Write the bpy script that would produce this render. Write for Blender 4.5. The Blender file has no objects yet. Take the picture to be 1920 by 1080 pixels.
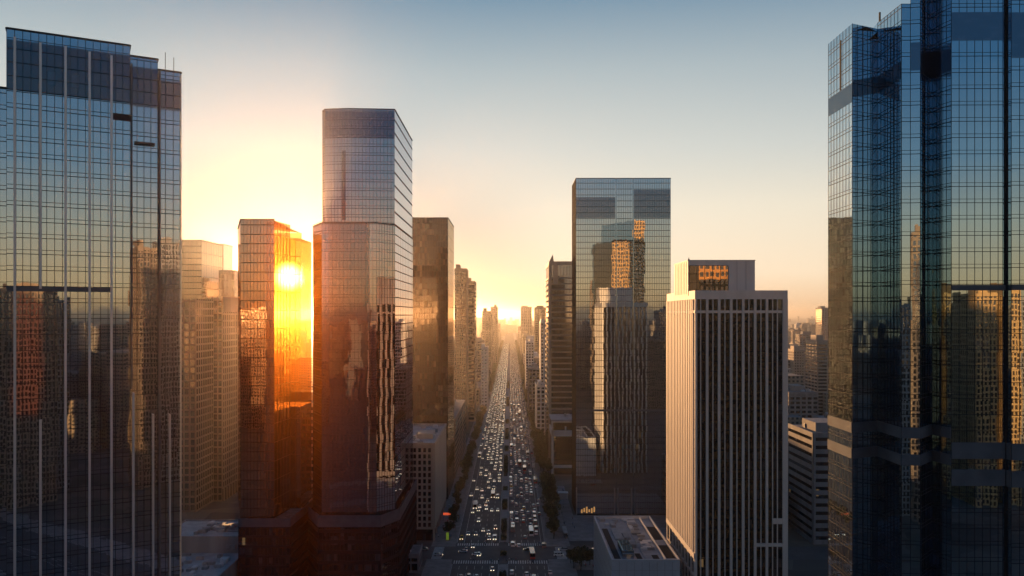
import bpy, bmesh, math, random
from mathutils import Vector
R = math.radians
C = bpy.context.scene.collection
sc = bpy.context.scene
rnd = random.Random(7)

# ------------------------------------------------------------------ camera
H = 120.0                    # camera height above the street, metres
F = 1500.0                   # focal length in pixels of the 1920 px wide photograph
VX, VY = 957.0, 590.0        # where the avenue vanishes
cd = bpy.data.cameras.new('camera'); cam = bpy.data.objects.new('camera', cd); C.objects.link(cam)
sc.camera = cam
cam.location = (0, 0, H); cam.rotation_euler = (R(90), 0, 0)
cd.sensor_width = 36; cd.lens = 36*F/1920
cd.shift_x = (960-VX)/1920; cd.shift_y = (VY-540)/1920
cd.clip_start = 1; cd.clip_end = 90000

# ------------------------------------------------------------------ sky, sun, exposure
SUN_EL, SUN_AZ = R(2.6), R(-15.5)
sdir = Vector((math.sin(SUN_AZ)*math.cos(SUN_EL), math.cos(SUN_AZ)*math.cos(SUN_EL), math.sin(SUN_EL)))
w = bpy.data.worlds.new('World'); sc.world = w; w.use_nodes = True
nt = w.node_tree; bg = nt.nodes['Background']; L = nt.links
def N(t, tree, **kw):
    n = tree.nodes.new(t)
    for k, v in kw.items(): setattr(n, k, v)
    return n
def math_node(tree, op, a, b=None, clamp=False):
    n = N('ShaderNodeMath', tree, operation=op); n.use_clamp = clamp
    for i, v in enumerate((a, b)):
        if v is None: continue
        if isinstance(v, (int, float)): n.inputs[i].default_value = v
        else: tree.links.new(v, n.inputs[i])
    return n.outputs[0]
def ramp(tree, fac, stops, interp='LINEAR'):
    n = N('ShaderNodeValToRGB', tree); cr = n.color_ramp; cr.interpolation = interp
    while len(cr.elements) < len(stops): cr.elements.new(0.5)
    for e, (p, c) in zip(cr.elements, stops):
        e.position = p; e.color = (*c, 1) if len(c) == 3 else c
    tree.links.new(fac, n.inputs[0]); return n.outputs[0]
def mix(tree, fac, a, b, blend='MIX'):
    n = N('ShaderNodeMix', tree, data_type='RGBA', blend_type=blend)
    for i, v in ((0, fac), (6, a), (7, b)):
        if isinstance(v, (int, float)): n.inputs[i].default_value = v
        elif isinstance(v, tuple): n.inputs[i].default_value = (*v, 1)
        else: tree.links.new(v, n.inputs[i])
    return n.outputs[2]
sky = N('ShaderNodeTexSky', nt, sky_type='NISHITA', sun_disc=False)
sky.sun_elevation = SUN_EL; sky.sun_rotation = SUN_AZ
sky.air_density = 1.0; sky.dust_density = 1.2; sky.ozone_density = 3.0
geo = N('ShaderNodeTexCoord', nt); sep = N('ShaderNodeSeparateXYZ', nt); L.new(geo.outputs['Generated'], sep.inputs[0])
dot = N('ShaderNodeVectorMath', nt, operation='DOT_PRODUCT'); L.new(geo.outputs['Generated'], dot.inputs[0])
dot.inputs[1].default_value = (math.sin(SUN_AZ), math.cos(SUN_AZ), 0)
sunward = N('ShaderNodeMapRange', nt, interpolation_type='SMOOTHSTEP'); L.new(dot.outputs['Value'], sunward.inputs[0])
sunward.inputs[1].default_value = 0.0; sunward.inputs[2].default_value = 1.0
side = N('ShaderNodeMapRange', nt, interpolation_type='SMOOTHSTEP'); L.new(dot.outputs['Value'], side.inputs[0])
side.inputs[1].default_value = 0.93; side.inputs[2].default_value = 1.0
front_sun = ramp(nt, sep.outputs[2], [(0.0,(.38,.26,.16)),(.035,(.44,.40,.34)),(.08,(.46,.46,.42)),(.14,(.56,.57,.53)),(.20,(.72,.72,.67)),(.29,(.60,.65,.66)),(.38,(.40,.50,.57)),(.6,(.09,.19,.32))])
front_side = ramp(nt, sep.outputs[2], [(0.0,(.95,.62,.36)),(.05,(1.12,.92,.68)),(.13,(1.02,.92,.74)),(.20,(.76,.77,.71)),(.29,(.50,.58,.60)),(.37,(.22,.35,.46)),(.6,(.05,.13,.26))])
front = mix(nt, side.outputs[0], front_side, front_sun)
back = ramp(nt, sep.outputs[2], [(0.0,(.92,.50,.19)),(.035,(.95,.62,.30)),(.10,(.62,.55,.40)),(.17,(.25,.36,.43)),(.27,(.08,.20,.34)),(.6,(.03,.10,.22))])
grad = mix(nt, sunward.outputs[0], back, front)
grad10 = mix(nt, 1.0, grad, (4.7, 4.7, 4.7), 'MULTIPLY')
L.new(mix(nt, 0.95, sky.outputs[0], grad10), bg.inputs[0])
bg.inputs[1].default_value = 0.1

sl = bpy.data.lights.new('sun_light', 'SUN'); so = bpy.data.objects.new('sun_light', sl); C.objects.link(so)
sl.energy = 5.0; sl.angle = R(0.5); sl.color = (1.0, 0.51, 0.20)
so.rotation_euler = sdir.to_track_quat('Z', 'Y').to_euler()
sc.view_settings.view_transform = 'Standard'; sc.view_settings.look = 'None'
sc.view_settings.exposure = 1.0; sc.view_settings.gamma = 1.0
sc.cycles.max_bounces = 6; sc.cycles.diffuse_bounces = 2; sc.cycles.glossy_bounces = 4
sc.cycles.transparent_max_bounces = 12; sc.cycles.volume_bounces = 0
sc.cycles.sample_clamp_indirect = 6; sc.cycles.use_denoising = True
sc.cycles.caustics_reflective = False

# ------------------------------------------------------------------ materials
M = {}
def mat(name):
    m = bpy.data.materials.new(name); m.use_nodes = True; M[name] = m
    t = m.node_tree; return m, t, t.nodes['Principled BSDF']
def plain(name, col, rough=.7, metal=0.0, var=.15, scale=.35, emit=None, es=0.0, streak=False):
    m, t, b = mat(name)
    tc = N('ShaderNodeTexCoord', t); nz = N('ShaderNodeTexNoise', t); nz.inputs['Scale'].default_value = scale
    nz.inputs['Detail'].default_value = 5
    if streak:
        mp = N('ShaderNodeMapping', t); mp.inputs['Scale'].default_value = (1, 1, .08)
        t.links.new(tc.outputs['Object'], mp.inputs[0]); t.links.new(mp.outputs[0], nz.inputs[0])
    else: t.links.new(tc.outputs['Object'], nz.inputs[0])
    lo = tuple(max(0, c*(1-var*1.6)) for c in col); hi = tuple(min(1, c*(1+var*1.6)) for c in col)
    c = ramp(t, nz.outputs[0], [(.25, lo), (.75, hi)])
    t.links.new(c, b.inputs['Base Color'])
    b.inputs['Roughness'].default_value = rough; b.inputs['Metallic'].default_value = metal
    if name.startswith(('mullion','belt','louvre')): b.inputs['Specular IOR Level'].default_value = .12; b.inputs['Roughness'].default_value = .8; b.inputs['Metallic'].default_value = 0
    if emit: b.inputs['Emission Color'].default_value = (*emit, 1); b.inputs['Emission Strength'].default_value = es
    return m
def glass(name, tint, refl=.4, pane=(1.5, 3.8), tilt=.006, wob=.012, wscale=.09, inner=(.015,.017,.02), lit=.0, rough=.015, blind=.35):
    """coated curtain-wall glass: every pane is set a hair out of true, so mirrored things break up from pane to pane"""
    m, t, b = mat(name)
    uv = N('ShaderNodeUVMap', t)
    sc_ = N('ShaderNodeVectorMath', t, operation='MULTIPLY'); sc_.inputs[1].default_value = (1/pane[0], 1/pane[1], 0)
    t.links.new(uv.outputs[0], sc_.inputs[0])
    fl = N('ShaderNodeVectorMath', t, operation='FLOOR'); t.links.new(sc_.outputs[0], fl.inputs[0])
    wn = N('ShaderNodeTexWhiteNoise', t, noise_dimensions='3D'); t.links.new(fl.outputs[0], wn.inputs[0])
    tl = N('ShaderNodeVectorMath', t, operation='SUBTRACT'); t.links.new(wn.outputs['Color'], tl.inputs[0]); tl.inputs[1].default_value = (.5,.5,.5)
    ts = N('ShaderNodeVectorMath', t, operation='SCALE'); t.links.new(tl.outputs[0], ts.inputs[0]); ts.inputs['Scale'].default_value = tilt
    geo = N('ShaderNodeNewGeometry', t)
    nz = N('ShaderNodeTexNoise', t); nz.inputs['Scale'].default_value = wscale*3; nz.inputs['Detail'].default_value = 2
    t.links.new(geo.outputs['Position'], nz.inputs[0])
    n2 = N('ShaderNodeVectorMath', t, operation='SUBTRACT'); t.links.new(nz.outputs['Color'], n2.inputs[0]); n2.inputs[1].default_value = (.5,.5,.5)
    n3 = N('ShaderNodeVectorMath', t, operation='SCALE'); t.links.new(n2.outputs[0], n3.inputs[0]); n3.inputs['Scale'].default_value = wob
    a1 = N('ShaderNodeVectorMath', t, operation='ADD'); t.links.new(geo.outputs['Normal'], a1.inputs[0]); t.links.new(ts.outputs[0], a1.inputs[1])
    a2 = N('ShaderNodeVectorMath', t, operation='ADD'); t.links.new(a1.outputs[0], a2.inputs[0]); t.links.new(n3.outputs[0], a2.inputs[1])
    nn = N('ShaderNodeVectorMath', t, operation='NORMALIZE'); t.links.new(a2.outputs[0], nn.inputs[0])
    # room behind the pane: dark, some with pale blinds
    w2 = N('ShaderNodeTexWhiteNoise', t, noise_dimensions='2D'); t.links.new(fl.outputs[0], w2.inputs[0])
    pale = tuple(min(1, c*6+.03) for c in inner)
    col = ramp(t, w2.outputs['Value'], [(0, inner), (1-blind, tuple(c*1.6 for c in inner)), (1-blind*.5, tuple(c*2.5 for c in inner)), (1, pale)])
    t.links.new(col, b.inputs['Base Color']); b.inputs['Roughness'].default_value = .6; b.inputs['Specular IOR Level'].default_value = 0
    if lit:
        gt = math_node(t, 'GREATER_THAN', wn.outputs['Value'], 1-lit)
        b.inputs['Emission Color'].default_value = (1, .62, .28, 1)
        t.links.new(math_node(t, 'MULTIPLY', gt, .06), b.inputs['Emission Strength'])
    g = N('ShaderNodeBsdfGlossy', t); g.inputs['Roughness'].default_value = rough
    g.inputs['Color'].default_value = (*tint, 1); t.links.new(nn.outputs[0], g.inputs['Normal'])
    fr = N('ShaderNodeFresnel', t); fr.inputs['IOR'].default_value = 1.5
    mr = N('ShaderNodeMapRange', t); t.links.new(fr.outputs[0], mr.inputs[0])
    mr.inputs[1].default_value = .04; mr.inputs[2].default_value = 1; mr.inputs[3].default_value = refl; mr.inputs[4].default_value = 1
    ms = N('ShaderNodeMixShader', t); t.links.new(mr.outputs[0], ms.inputs[0]); t.links.new(b.outputs[0], ms.inputs[1]); t.links.new(g.outputs[0], ms.inputs[2])
    t.links.new(ms.outputs[0], t.nodes['Material Output'].inputs[0])
    return m
def see_through(name, tint, refl=.12):
    m, t, b = mat(name)
    tr = N('ShaderNodeBsdfTransparent', t); tr.inputs[0].default_value = (*tint, 1)
    g = N('ShaderNodeBsdfGlossy', t); g.inputs['Roughness'].default_value = .03; g.inputs['Color'].default_value = (.9,.8,.7,1)
    ms = N('ShaderNodeMixShader', t); ms.inputs[0].default_value = refl
    t.links.new(tr.outputs[0], ms.inputs[1]); t.links.new(g.outputs[0], ms.inputs[2]); t.links.new(ms.outputs[0], t.nodes['Material Output'].inputs[0])
    return m
glass('navy_glass', (.72,.84,.94), .64, (1.45, 3.7), .003, .004, .05, (.006,.009,.014), .002)
glass('blue_glass', (.62,.82,.96), .66, (1.6, 3.6), .0025, .003, .05, (.005,.008,.014), .001)
glass('bronze_glass', (.86,.74,.64), .50, (1.5, 3.9), .004, .006, .05, (.018,.013,.010), .004)
glass('grey_glass', (.80,.82,.88), .55, (1.6, 3.9), .0035, .006, .05, (.012,.011,.011), .004)
glass('teal_glass', (.74,.85,.94), .66, (1.5, 3.8), .003, .005, .04, (.010,.010,.011), .004)
glass('smoked_glass', (.75,.68,.62), .30, (1.4, 3.7), .006, .008, .08, (.010,.009,.009), .004)
glass('dark_glass', (.55,.58,.62), .16, (1.4, 3.6), .01, .01, .08, (.008,.008,.010), .005)
glass('louvre_glass', (.34,.46,.60), .40, (1.45, .5), .004, .006, .05, (.004,.007,.012), 0)
glass('plant_glass', (.40,.52,.64), .24, (1.62, 3.1), .004, .004, .05, (.006,.008,.012), 0)
glass('brown_glass', (.80,.66,.52), .16, (1.5, 3.9), .004, .006, .05, (.028,.018,.012), .002)
see_through('glow_tint_glass', (.66,.40,.17), .12)  # orange tint carries the sunset glow in the added corner
plain('mullion', (.020,.023,.028), .45, .3, .1)
plain('mullion_bronze', (.05,.035,.026), .5, .3, .1)
plain('mullion_grey', (.11,.115,.125), .5, .2, .1)
plain('aluminium_fin', (.60,.59,.58), .38, .35, .05, .2)
plain('louvre_dark', (.014,.020,.030), .9, 0, .2, .6)
plain('belt_panel', (.10,.115,.135), .45, .2, .12, .3)
plain('pale_stone', (.70,.65,.60), .7, 0, .07, .25, streak=True)
plain('warm_stone', (.40,.31,.24), .75, 0, .10, .3, streak=True)
plain('tan_concrete', (.27,.20,.15), .8, 0, .12, .2, streak=True)
plain('cream_concrete', (.43,.37,.31), .8, 0, .10, .3, streak=True)
plain('grey_concrete', (.26,.25,.25), .85, 0, .14, .3, streak=True)
plain('dusty_concrete', (.32,.26,.23), .85, 0, .15, .3)
plain('white_panel', (.50,.52,.55), .5, 0, .06, .3)
plain('roof_membrane', (.34,.35,.37), .9, 0, .16, .25)
plain('roof_gravel', (.20,.19,.19), .95, 0, .25, .4)
plain('roof_metal', (.32,.33,.35), .45, .4, .15, .5)
plain('sunset_gold_stone', (.52,.32,.14), .8, 0, .10, .3)  # golden sunlight is put into the stone colour itself
plain('recess_shade', (.012,.013,.016), .9, 0, .2)  # near-black paint for the shade inside recesses
plain('hvac_grey', (.24,.25,.26), .6, .2, .15, .8)
plain('asphalt', (.072,.069,.071), .72, 0, .25, .12)
plain('pavement', (.23,.21,.20), .8, 0, .2, .25)
plain('plaza_paving', (.20,.19,.19), .75, 0, .18, .2)
plain('road_paint', (.62,.60,.57), .6, 0, .25, .6)
plain('kerb_stone', (.30,.28,.27), .8, 0, .15, .4)
plain('soil', (.06,.045,.032), .95, 0, .3, .6)
plain('bark', (.06,.045,.035), .9, 0, .3, 2)
plain('leaf_dark', (.040,.055,.022), .65, 0, .35, .5)
plain('leaf_olive', (.075,.080,.028), .65, 0, .35, .5)
plain('tyre', (.015,.015,.016), .8, 0, .2)
plain('car_window', (.012,.014,.017), .06, 0, .05)
plain('headlight', (.8,.78,.7), .2, 0, 0, emit=(1,.80,.52), es=2.6)
plain('tail_light', (.35,.02,.015), .3, 0, 0, emit=(1,.14,.06), es=.12)
plain('skin', (.45,.28,.2), .6, 0, .05)
plain('hair_black', (.012,.010,.009), .6, 0, .1)
for n_, c_ in (('cloth_navy',(.03,.04,.08)),('cloth_white',(.55,.54,.52)),('cloth_red',(.30,.04,.04)),('cloth_dark',(.02,.02,.023)),('cloth_blue',(.08,.14,.25))):
    plain(n_, c_, .85, 0, .1)
plain('lamp_steel', (.16,.16,.17), .4, .6, .1)
plain('lamp_glow', (.8,.7,.5), .4, 0, 0, emit=(1,.72,.40), es=4.0)
plain('warm_lit_glass', (.3,.2,.1), .4, 0, .4, 1.5, emit=(1,.50,.16), es=.2)
plain('red_sign', (.5,.06,.03), .4, 0, .1, emit=(1,.14,.05), es=.3)
plain('lime_panel', (.35,.55,.05), .5, 0, .1, emit=(.6,.9,.1), es=.06)
PAINTS = {'white':(.78,.77,.74), 'silver':(.48,.48,.49), 'black':(.012,.012,.014), 'grey':(.14,.14,.15), 'red':(.35,.025,.02),
          'blue':(.03,.07,.22), 'yellow':(.62,.40,.04), 'beige':(.52,.44,.34)}
for n_, c_ in PAINTS.items():
    m = plain('paint_'+n_, c_, .25, .15 if n_ in ('silver','grey') else 0, .03, .5)
    bs = m.node_tree.nodes['Principled BSDF']; bs.inputs['Coat Weight'].default_value = .7; bs.inputs['Coat Roughness'].default_value = .06
def ground_mat():
    m, t, b = mat('city_ground')
    tc = N('ShaderNodeTexCoord', t)
    vo = N('ShaderNodeTexVoronoi', t); vo.inputs['Scale'].default_value = .012; t.links.new(tc.outputs['Object'], vo.inputs[0])
    v2 = N('ShaderNodeTexVoronoi', t); v2.inputs['Scale'].default_value = .05; t.links.new(tc.outputs['Object'], v2.inputs[0])
    a = ramp(t, vo.outputs['Color'], [(.2,(.06,.055,.05)),(.5,(.12,.10,.085)),(.8,(.05,.055,.03))])
    c = ramp(t, v2.outputs['Color'], [(.2,(.05,.045,.042)),(.6,(.20,.16,.13)),(.9,(.10,.09,.08))])
    t.links.new(mix(t, .5, a, c), b.inputs['Base Color']); b.inputs['Roughness'].default_value = .9
ground_mat()
def far_wall(name, col):
    m, t, b = mat(name)
    uv = N('ShaderNodeUVMap', t); br = N('ShaderNodeTexBrick', t); t.links.new(uv.outputs[0], br.inputs[0]); br.offset = 0
    br.inputs['Scale'].default_value = 1; br.inputs['Brick Width'].default_value = 3.6; br.inputs['Row Height'].default_value = 3.4; br.inputs['Mortar Size'].default_value = .85; br.inputs['Mortar Smooth'].default_value = 0
    br.inputs['Color1'].default_value = (.02,.02,.023,1); br.inputs['Color2'].default_value = (.06,.055,.05,1); br.inputs['Mortar'].default_value = (*col, 1)
    t.links.new(br.outputs[0], b.inputs['Base Color']); b.inputs['Roughness'].default_value = .8
far_wall('far_tan_wall', (.36,.28,.21)); far_wall('far_grey_wall', (.28,.26,.25)); far_wall('far_cream_wall', (.48,.40,.32))
m_, t_, b_ = mat('sun_glow')
e_ = N('ShaderNodeEmission', t_); e_.inputs[0].default_value = (1,.86,.58,1); 
lw_ = N('ShaderNodeLayerWeight', t_); lw_.inputs[0].default_value = .5      # emission fades at the rim to imitate soft glare
fc_ = math_node(t_, 'SUBTRACT', 1.0, lw_.outputs['Facing']); t_.links.new(math_node(t_, 'MULTIPLY', math_node(t_, 'POWER', fc_, 5.0), 48), e_.inputs[1])
tr_ = N('ShaderNodeBsdfTransparent', t_); ad_ = N('ShaderNodeAddShader', t_)      # a ball of light, not a solid body
t_.links.new(e_.outputs[0], ad_.inputs[0]); t_.links.new(tr_.outputs[0], ad_.inputs[1]); t_.links.new(ad_.outputs[0], t_.nodes['Material Output'].inputs[0])

# ------------------------------------------------------------------ mesh and object helpers
class MB:
    """collects quads in world metres and links them as ONE mesh object"""
    def __init__(s): s.v = []; s.f = []; s.m = []; s.uv = []
    def face(s, pts, m=0, uv=None):
        i = len(s.v); s.v += [tuple(p) for p in pts]; s.f.append(tuple(range(i, i+len(pts)))); s.m.append(m)
        s.uv += uv if uv else [(p[0]+p[1], p[2]) for p in pts]
    def box(s, x0, x1, y0, y1, z0, z1, m=0):
        a = [(x0,y0),(x1,y0),(x1,y1),(x0,y1)]; s.prism(a, z0, z1, m)
    def prism(s, poly, z0, z1, m=0, top=True, bottom=False, mt=None):
        n = len(poly); u = 0
        for i in range(n):
            p, q = poly[i], poly[(i+1) % n]; l = math.hypot(q[0]-p[0], q[1]-p[1])
            s.face([(p[0],p[1],z0),(q[0],q[1],z0),(q[0],q[1],z1),(p[0],p[1],z1)], m, [(u,z0),(u+l,z0),(u+l,z1),(u,z1)]); u += l
        if top: s.face([(p[0],p[1],z1) for p in poly], m if mt is None else mt)
        if bottom: s.face([(p[0],p[1],z0) for p in reversed(poly)], m)
    def walls(s, pts, z0, z1, m=0, u=0.0):
        for p, q in zip(pts, pts[1:]):
            l = math.hypot(q[0]-p[0], q[1]-p[1])
            s.face([(p[0],p[1],z0),(q[0],q[1],z0),(q[0],q[1],z1),(p[0],p[1],z1)], m, [(u,z0),(u+l,z0),(u+l,z1),(u,z1)]); u += l
    def strip(s, p, q, a, b, z0, z1, d, m=0, back=.05):
        """box on the wall p-q from a to b metres along it, standing d proud (outward = right of p->q)"""
        l = math.hypot(q[0]-p[0], q[1]-p[1]); ux, uy = (q[0]-p[0])/l, (q[1]-p[1])/l; nx, ny = uy, -ux
        P = lambda t, o: (p[0]+ux*t+nx*o, p[1]+uy*t+ny*o)
        s.prism([P(a,d), P(b,d), P(b,-back), P(a,-back)], z0, z1, m, True, True)
    def grid(s, p, q, z0, z1, step, fh, vw=.16, vd=.16, hw=.22, hd=.12, pair=0.0, m=0, zoff=0.0):
        l = math.hypot(q[0]-p[0], q[1]-p[1]); n = max(1, round(l/step))
        for i in range(n+1):
            c = l*i/n; s.strip(p, q, max(0, c-vw/2), min(l, c+vw/2), z0, z1, vd, m)
        z = z0 + zoff
        while z < z1-.3:
            if hw: s.strip(p, q, 0, l, z, z+hw, hd, m)
            if pair: s.strip(p, q, 0, l, z+pair, z+pair+hw*.7, hd, m)
            z += fh
    def build(s, name, mats, parent=None, smooth=False):
        me = bpy.data.meshes.new(name)
        off = Vector((0,0,0)); p = parent
        while p is not None: off += p.location; p = p.parent
        me.from_pydata([(a-off.x, b-off.y, c-off.z) for a, b, c in s.v], [], s.f)
        for m in (mats if isinstance(mats, (list, tuple)) else [mats]): me.materials.append(M[m])
        me.polygons.foreach_set('material_index', s.m)
        ul = me.uv_layers.new(name='UVMap'); k = 0
        flat = [c for u in s.uv for c in u]; ul.data.foreach_set('uv', flat)
        if smooth: me.polygons.foreach_set('use_smooth', [True]*len(me.polygons))
        me.update()
        o = bpy.data.objects.new(name, me); C.objects.link(o)
        if parent is not None: o.parent = parent
        return o
def tag(o, label=None, cat=None, group=None, kind=None):
    if label: o['label'] = label
    if cat: o['category'] = cat
    if group: o['group'] = group
    if kind: o['kind'] = kind
    return o
def thing(name, label, cat, loc, group=None):
    o = bpy.data.objects.new(name, None); C.objects.link(o); o.location = loc; o.empty_display_size = 1
    return tag(o, label, cat, group)
def structure(name, mb, m): return tag(mb.build(name, m), kind='structure')
def X(px, d): return (px-VX)/F*d
def Z(py, d): return H-(py-VY)/F*d
def P(px, d): return (X(px, d), d)
def lerp(p, q, t): return (p[0]+(q[0]-p[0])*t, p[1]+(q[1]-p[1])*t)
def rect(x0, x1, y0, y1): return [(x0,y0),(x1,y0),(x1,y1),(x0,y1)]
def simple(parent, name, m, fn):
    b = MB(); fn(b); return b.build(name, m, parent)
ORD = ['first','second','third','fourth','fifth','sixth','seventh','eighth','ninth','tenth','eleventh','twelfth','thirteenth','fourteenth','fifteenth',
       'sixteenth','seventeenth','eighteenth','nineteenth']
TEN = ['','','twenty','thirty','forty','fifty','sixty','seventy','eighty','ninety']
def ordw(n):
    if n <= 19: return ORD[n-1]
    t, u = divmod(n, 10)
    if n > 99: return 'hundred and ' + ordw(n-100)
    return (TEN[t][:-1]+'ieth') if u == 0 else TEN[t]+'-'+ORD[u-1]
def roof_units(parent, x0, x1, y0, y1, z, n, seed, hmax=2.2):
    r = random.Random(seed)
    for k in range(n):
        a, b_ = r.uniform(1.2, 3.8), r.uniform(1.2, 3.2); x = r.uniform(x0, x1-a); y = r.uniform(y0, y1-b_); h = r.uniform(.8, hmax)
        b = MB(); b.box(x, x+a, y, y+b_, z, z+h); b.box(x+.2, x+a-.2, y+.2, y+b_-.2, z+h, z+h+.15)
        for q in range(3): b.box(x-.06, x, y+.2+q*(b_-.4)/3, y+.2+(q+.7)*(b_-.4)/3, z+.3, z+h-.3)
        b.build('rooftop_unit', r.choice(['hvac_grey','roof_metal','white_panel']), parent)

# ------------------------------------------------------------------ the setting: ground, avenue, pavements
RX0, RX1, MX0, MX1 = -28.5, 18.5, -5.4, -1.6        # kerb lines of the avenue and its median
b = MB(); b.face([(-32000,-32000,-.02),(32000,-32000,-.02),(32000,32000,-.02),(-32000,32000,-.02)]); structure('ground', b, 'city_ground')
b = MB(); b.face([(RX0,-400,0),(RX1,-400,0),(RX1,5200,0),(RX0,5200,0)])
b.face([(-260,392,.0),(RX0,392,.0),(RX0,414,.0),(-260,414,.0)]); b.face([(RX1,392,0),(330,392,0),(330,414,0),(RX1,414,0)])
structure('road', b, 'asphalt')
b = MB()
for (x0,x1) in ((-41,RX0),(RX1,31)):
    for (y0,y1) in ((-400,392),(414,5200)): b.box(x0,x1,y0,y1,-.02,.14)
structure('pavement', b, 'pavement')
b = MB()
for y0,y1 in ((-400,386),(420,5200)):
    for x in (RX0, RX1): b.box(x-.15, x+.15, y0, y1, -.02, .16)
structure('kerb', b, 'kerb_stone')
b = MB()
b.box(31.2, 37.5, 424, 560, -.02, .15); b.box(31.2, 66, 376, 391, -.02, .15); b.box(37.5, 98, 424, 478, -.02, .15)
structure('plaza', b, 'plaza_paving')
b = MB()
LW = 3.45
RL = [MX1+.9+LW*(i+.5) for i in range(5)] ; RL = [MX1+.7+3.4*(i+.5) for i in range(6)]
LL = [MX0-.7-3.65*(i+.5) for i in range(6)]
for lanes, wd in ((RL,3.4),(LL,3.65)):
    for i in range(1, 6):
        x = (lanes[i-1]+lanes[i])/2
        y = 421
        while y < 1500:
            if i in (5,): b.face([(x-.09,y,.008),(x+.09,y,.008),(x+.09,y+8,.008),(x-.09,y+8,.008)]); y += 8
            else: b.face([(x-.09,y,.008),(x+.09,y,.008),(x+.09,y+5,.008),(x-.09,y+5,.008)]); y += 11
        y = 300
        while y < 384: b.face([(x-.09,y,.008),(x+.09,y,.008),(x+.09,y+5,.008),(x-.09,y+5,.008)]); y += 11
for x in (MX0-.35, MX1+.35, RX0+.5, RX1-.5):
    for y0,y1 in ((-200,385),(421,3000)): b.face([(x-.1,y0,.008),(x+.1,y0,.008),(x+.1,y1,.008),(x-.1,y1,.008)])
structure('lane_marking', b, 'road_paint')
b = MB()
for y0,y1 in ((385.5,390.5),(415.5,420)):
    x = RX0+1
    while x < RX1-1:
        if not (MX0-.3 < x < MX1): b.face([(x,y0,.012),(x+.55,y0,.012),(x+.55,y1,.012),(x,y1,.012)])
        x += 1.15
for x0,x1 in ((-39,-34),(23,28)):
    y = 393
    while y < 413: b.face([(x0,y,.012),(x1,y,.012),(x1,y+.55,.012),(x0,y+.55,.012)]); y += 1.15
structure('crosswalk', b, 'road_paint')
b = MB(); 
HEDGES = [(334,366,3.2,'by the bottom edge of the photo'),(398,403,1.2,'short one inside the crossing'),(425,457,3.0,'first past the crossing'),(492,520,2.6,'second past the crossing'),(546,558,1.4,'tiny low one'),
       (594,610,4.0,'stub before the side street gap'),(624,667,4.2,'longest dark one midway'),(702,730,2.4,'small one above the longest'),(768,828,3.2,'third large one'),(880,905,2.6,'short hazy one'),(1046,1120,3.6,'far up the avenue'),(1300,1400,3.4,'hazy far one')]
MED = [(330,384),(422,610),(622,830),(842,1150),(1165,1600),(1620,2300)]
for y0,y1 in MED: b.box(MX0, MX1, y0, y1, -.02, .18)
structure('median', b, 'kerb_stone')
b = MB()
for y0,y1,_h,_s in HEDGES:
    if _h != 1.2: b.box(MX0+.5, MX1-.5, y0-.5, y1+.5, .1, .22)
structure('median_soil', b, 'soil')

# ------------------------------------------------------------------ big towers
def curtain_tower(name, label, cat, poly, z0, z1, gm, fm, vis, step=1.5, fh=3.8, roof='roof_gravel', grid_kw=None, loc=None, parent=None, parapet=1.2):
    """poly is counter-clockwise; vis lists the edges that get modelled mullions"""
    c = loc or (sum(p[0] for p in poly)/len(poly), sum(p[1] for p in poly)/len(poly), 0)
    T = parent or thing(name, label, cat, c)
    g = MB(); g.walls(poly+[poly[0]], z0, z1); g.build('glass_skin', gm, T)
    f = MB(); kw = dict(vw=.15, vd=.16, hw=.2, hd=.11); kw.update(grid_kw or {})
    for i in vis: f.grid(poly[i], poly[(i+1) % len(poly)], z0, z1, step, fh, **kw)
    f.build('mullion_grid', fm, T)
    r = MB(); r.face([(p[0],p[1],z1-parapet) for p in poly]); r.build('roof', roof, T)
    cp = MB(); n = len(poly)
    for i in range(n):
        p, q = poly[i], poly[(i+1) % n]; l = math.hypot(q[0]-p[0], q[1]-p[1]); cp.strip(p, q, 0, l, z1-.25, z1+.15, .22, back=.35)
    cp.build('parapet', fm, T)
    return T
def band(T, poly, edges, z0, z1, m, name='belt', d=.2, slats=0):
    b = MB(); n = len(poly)
    for i in edges:
        p, q = poly[i % n], poly[(i+1) % n]; l = math.hypot(q[0]-p[0], q[1]-p[1])
        b.strip(p, q, 0, l, z0, z1, d)
        if slats:
            z = z0+.2
            while z < z1-.2: b.strip(p, q, 0.02, l-.02, z, z+.16, d+.1); z += slats
    return b.build(name, m, T)

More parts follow.
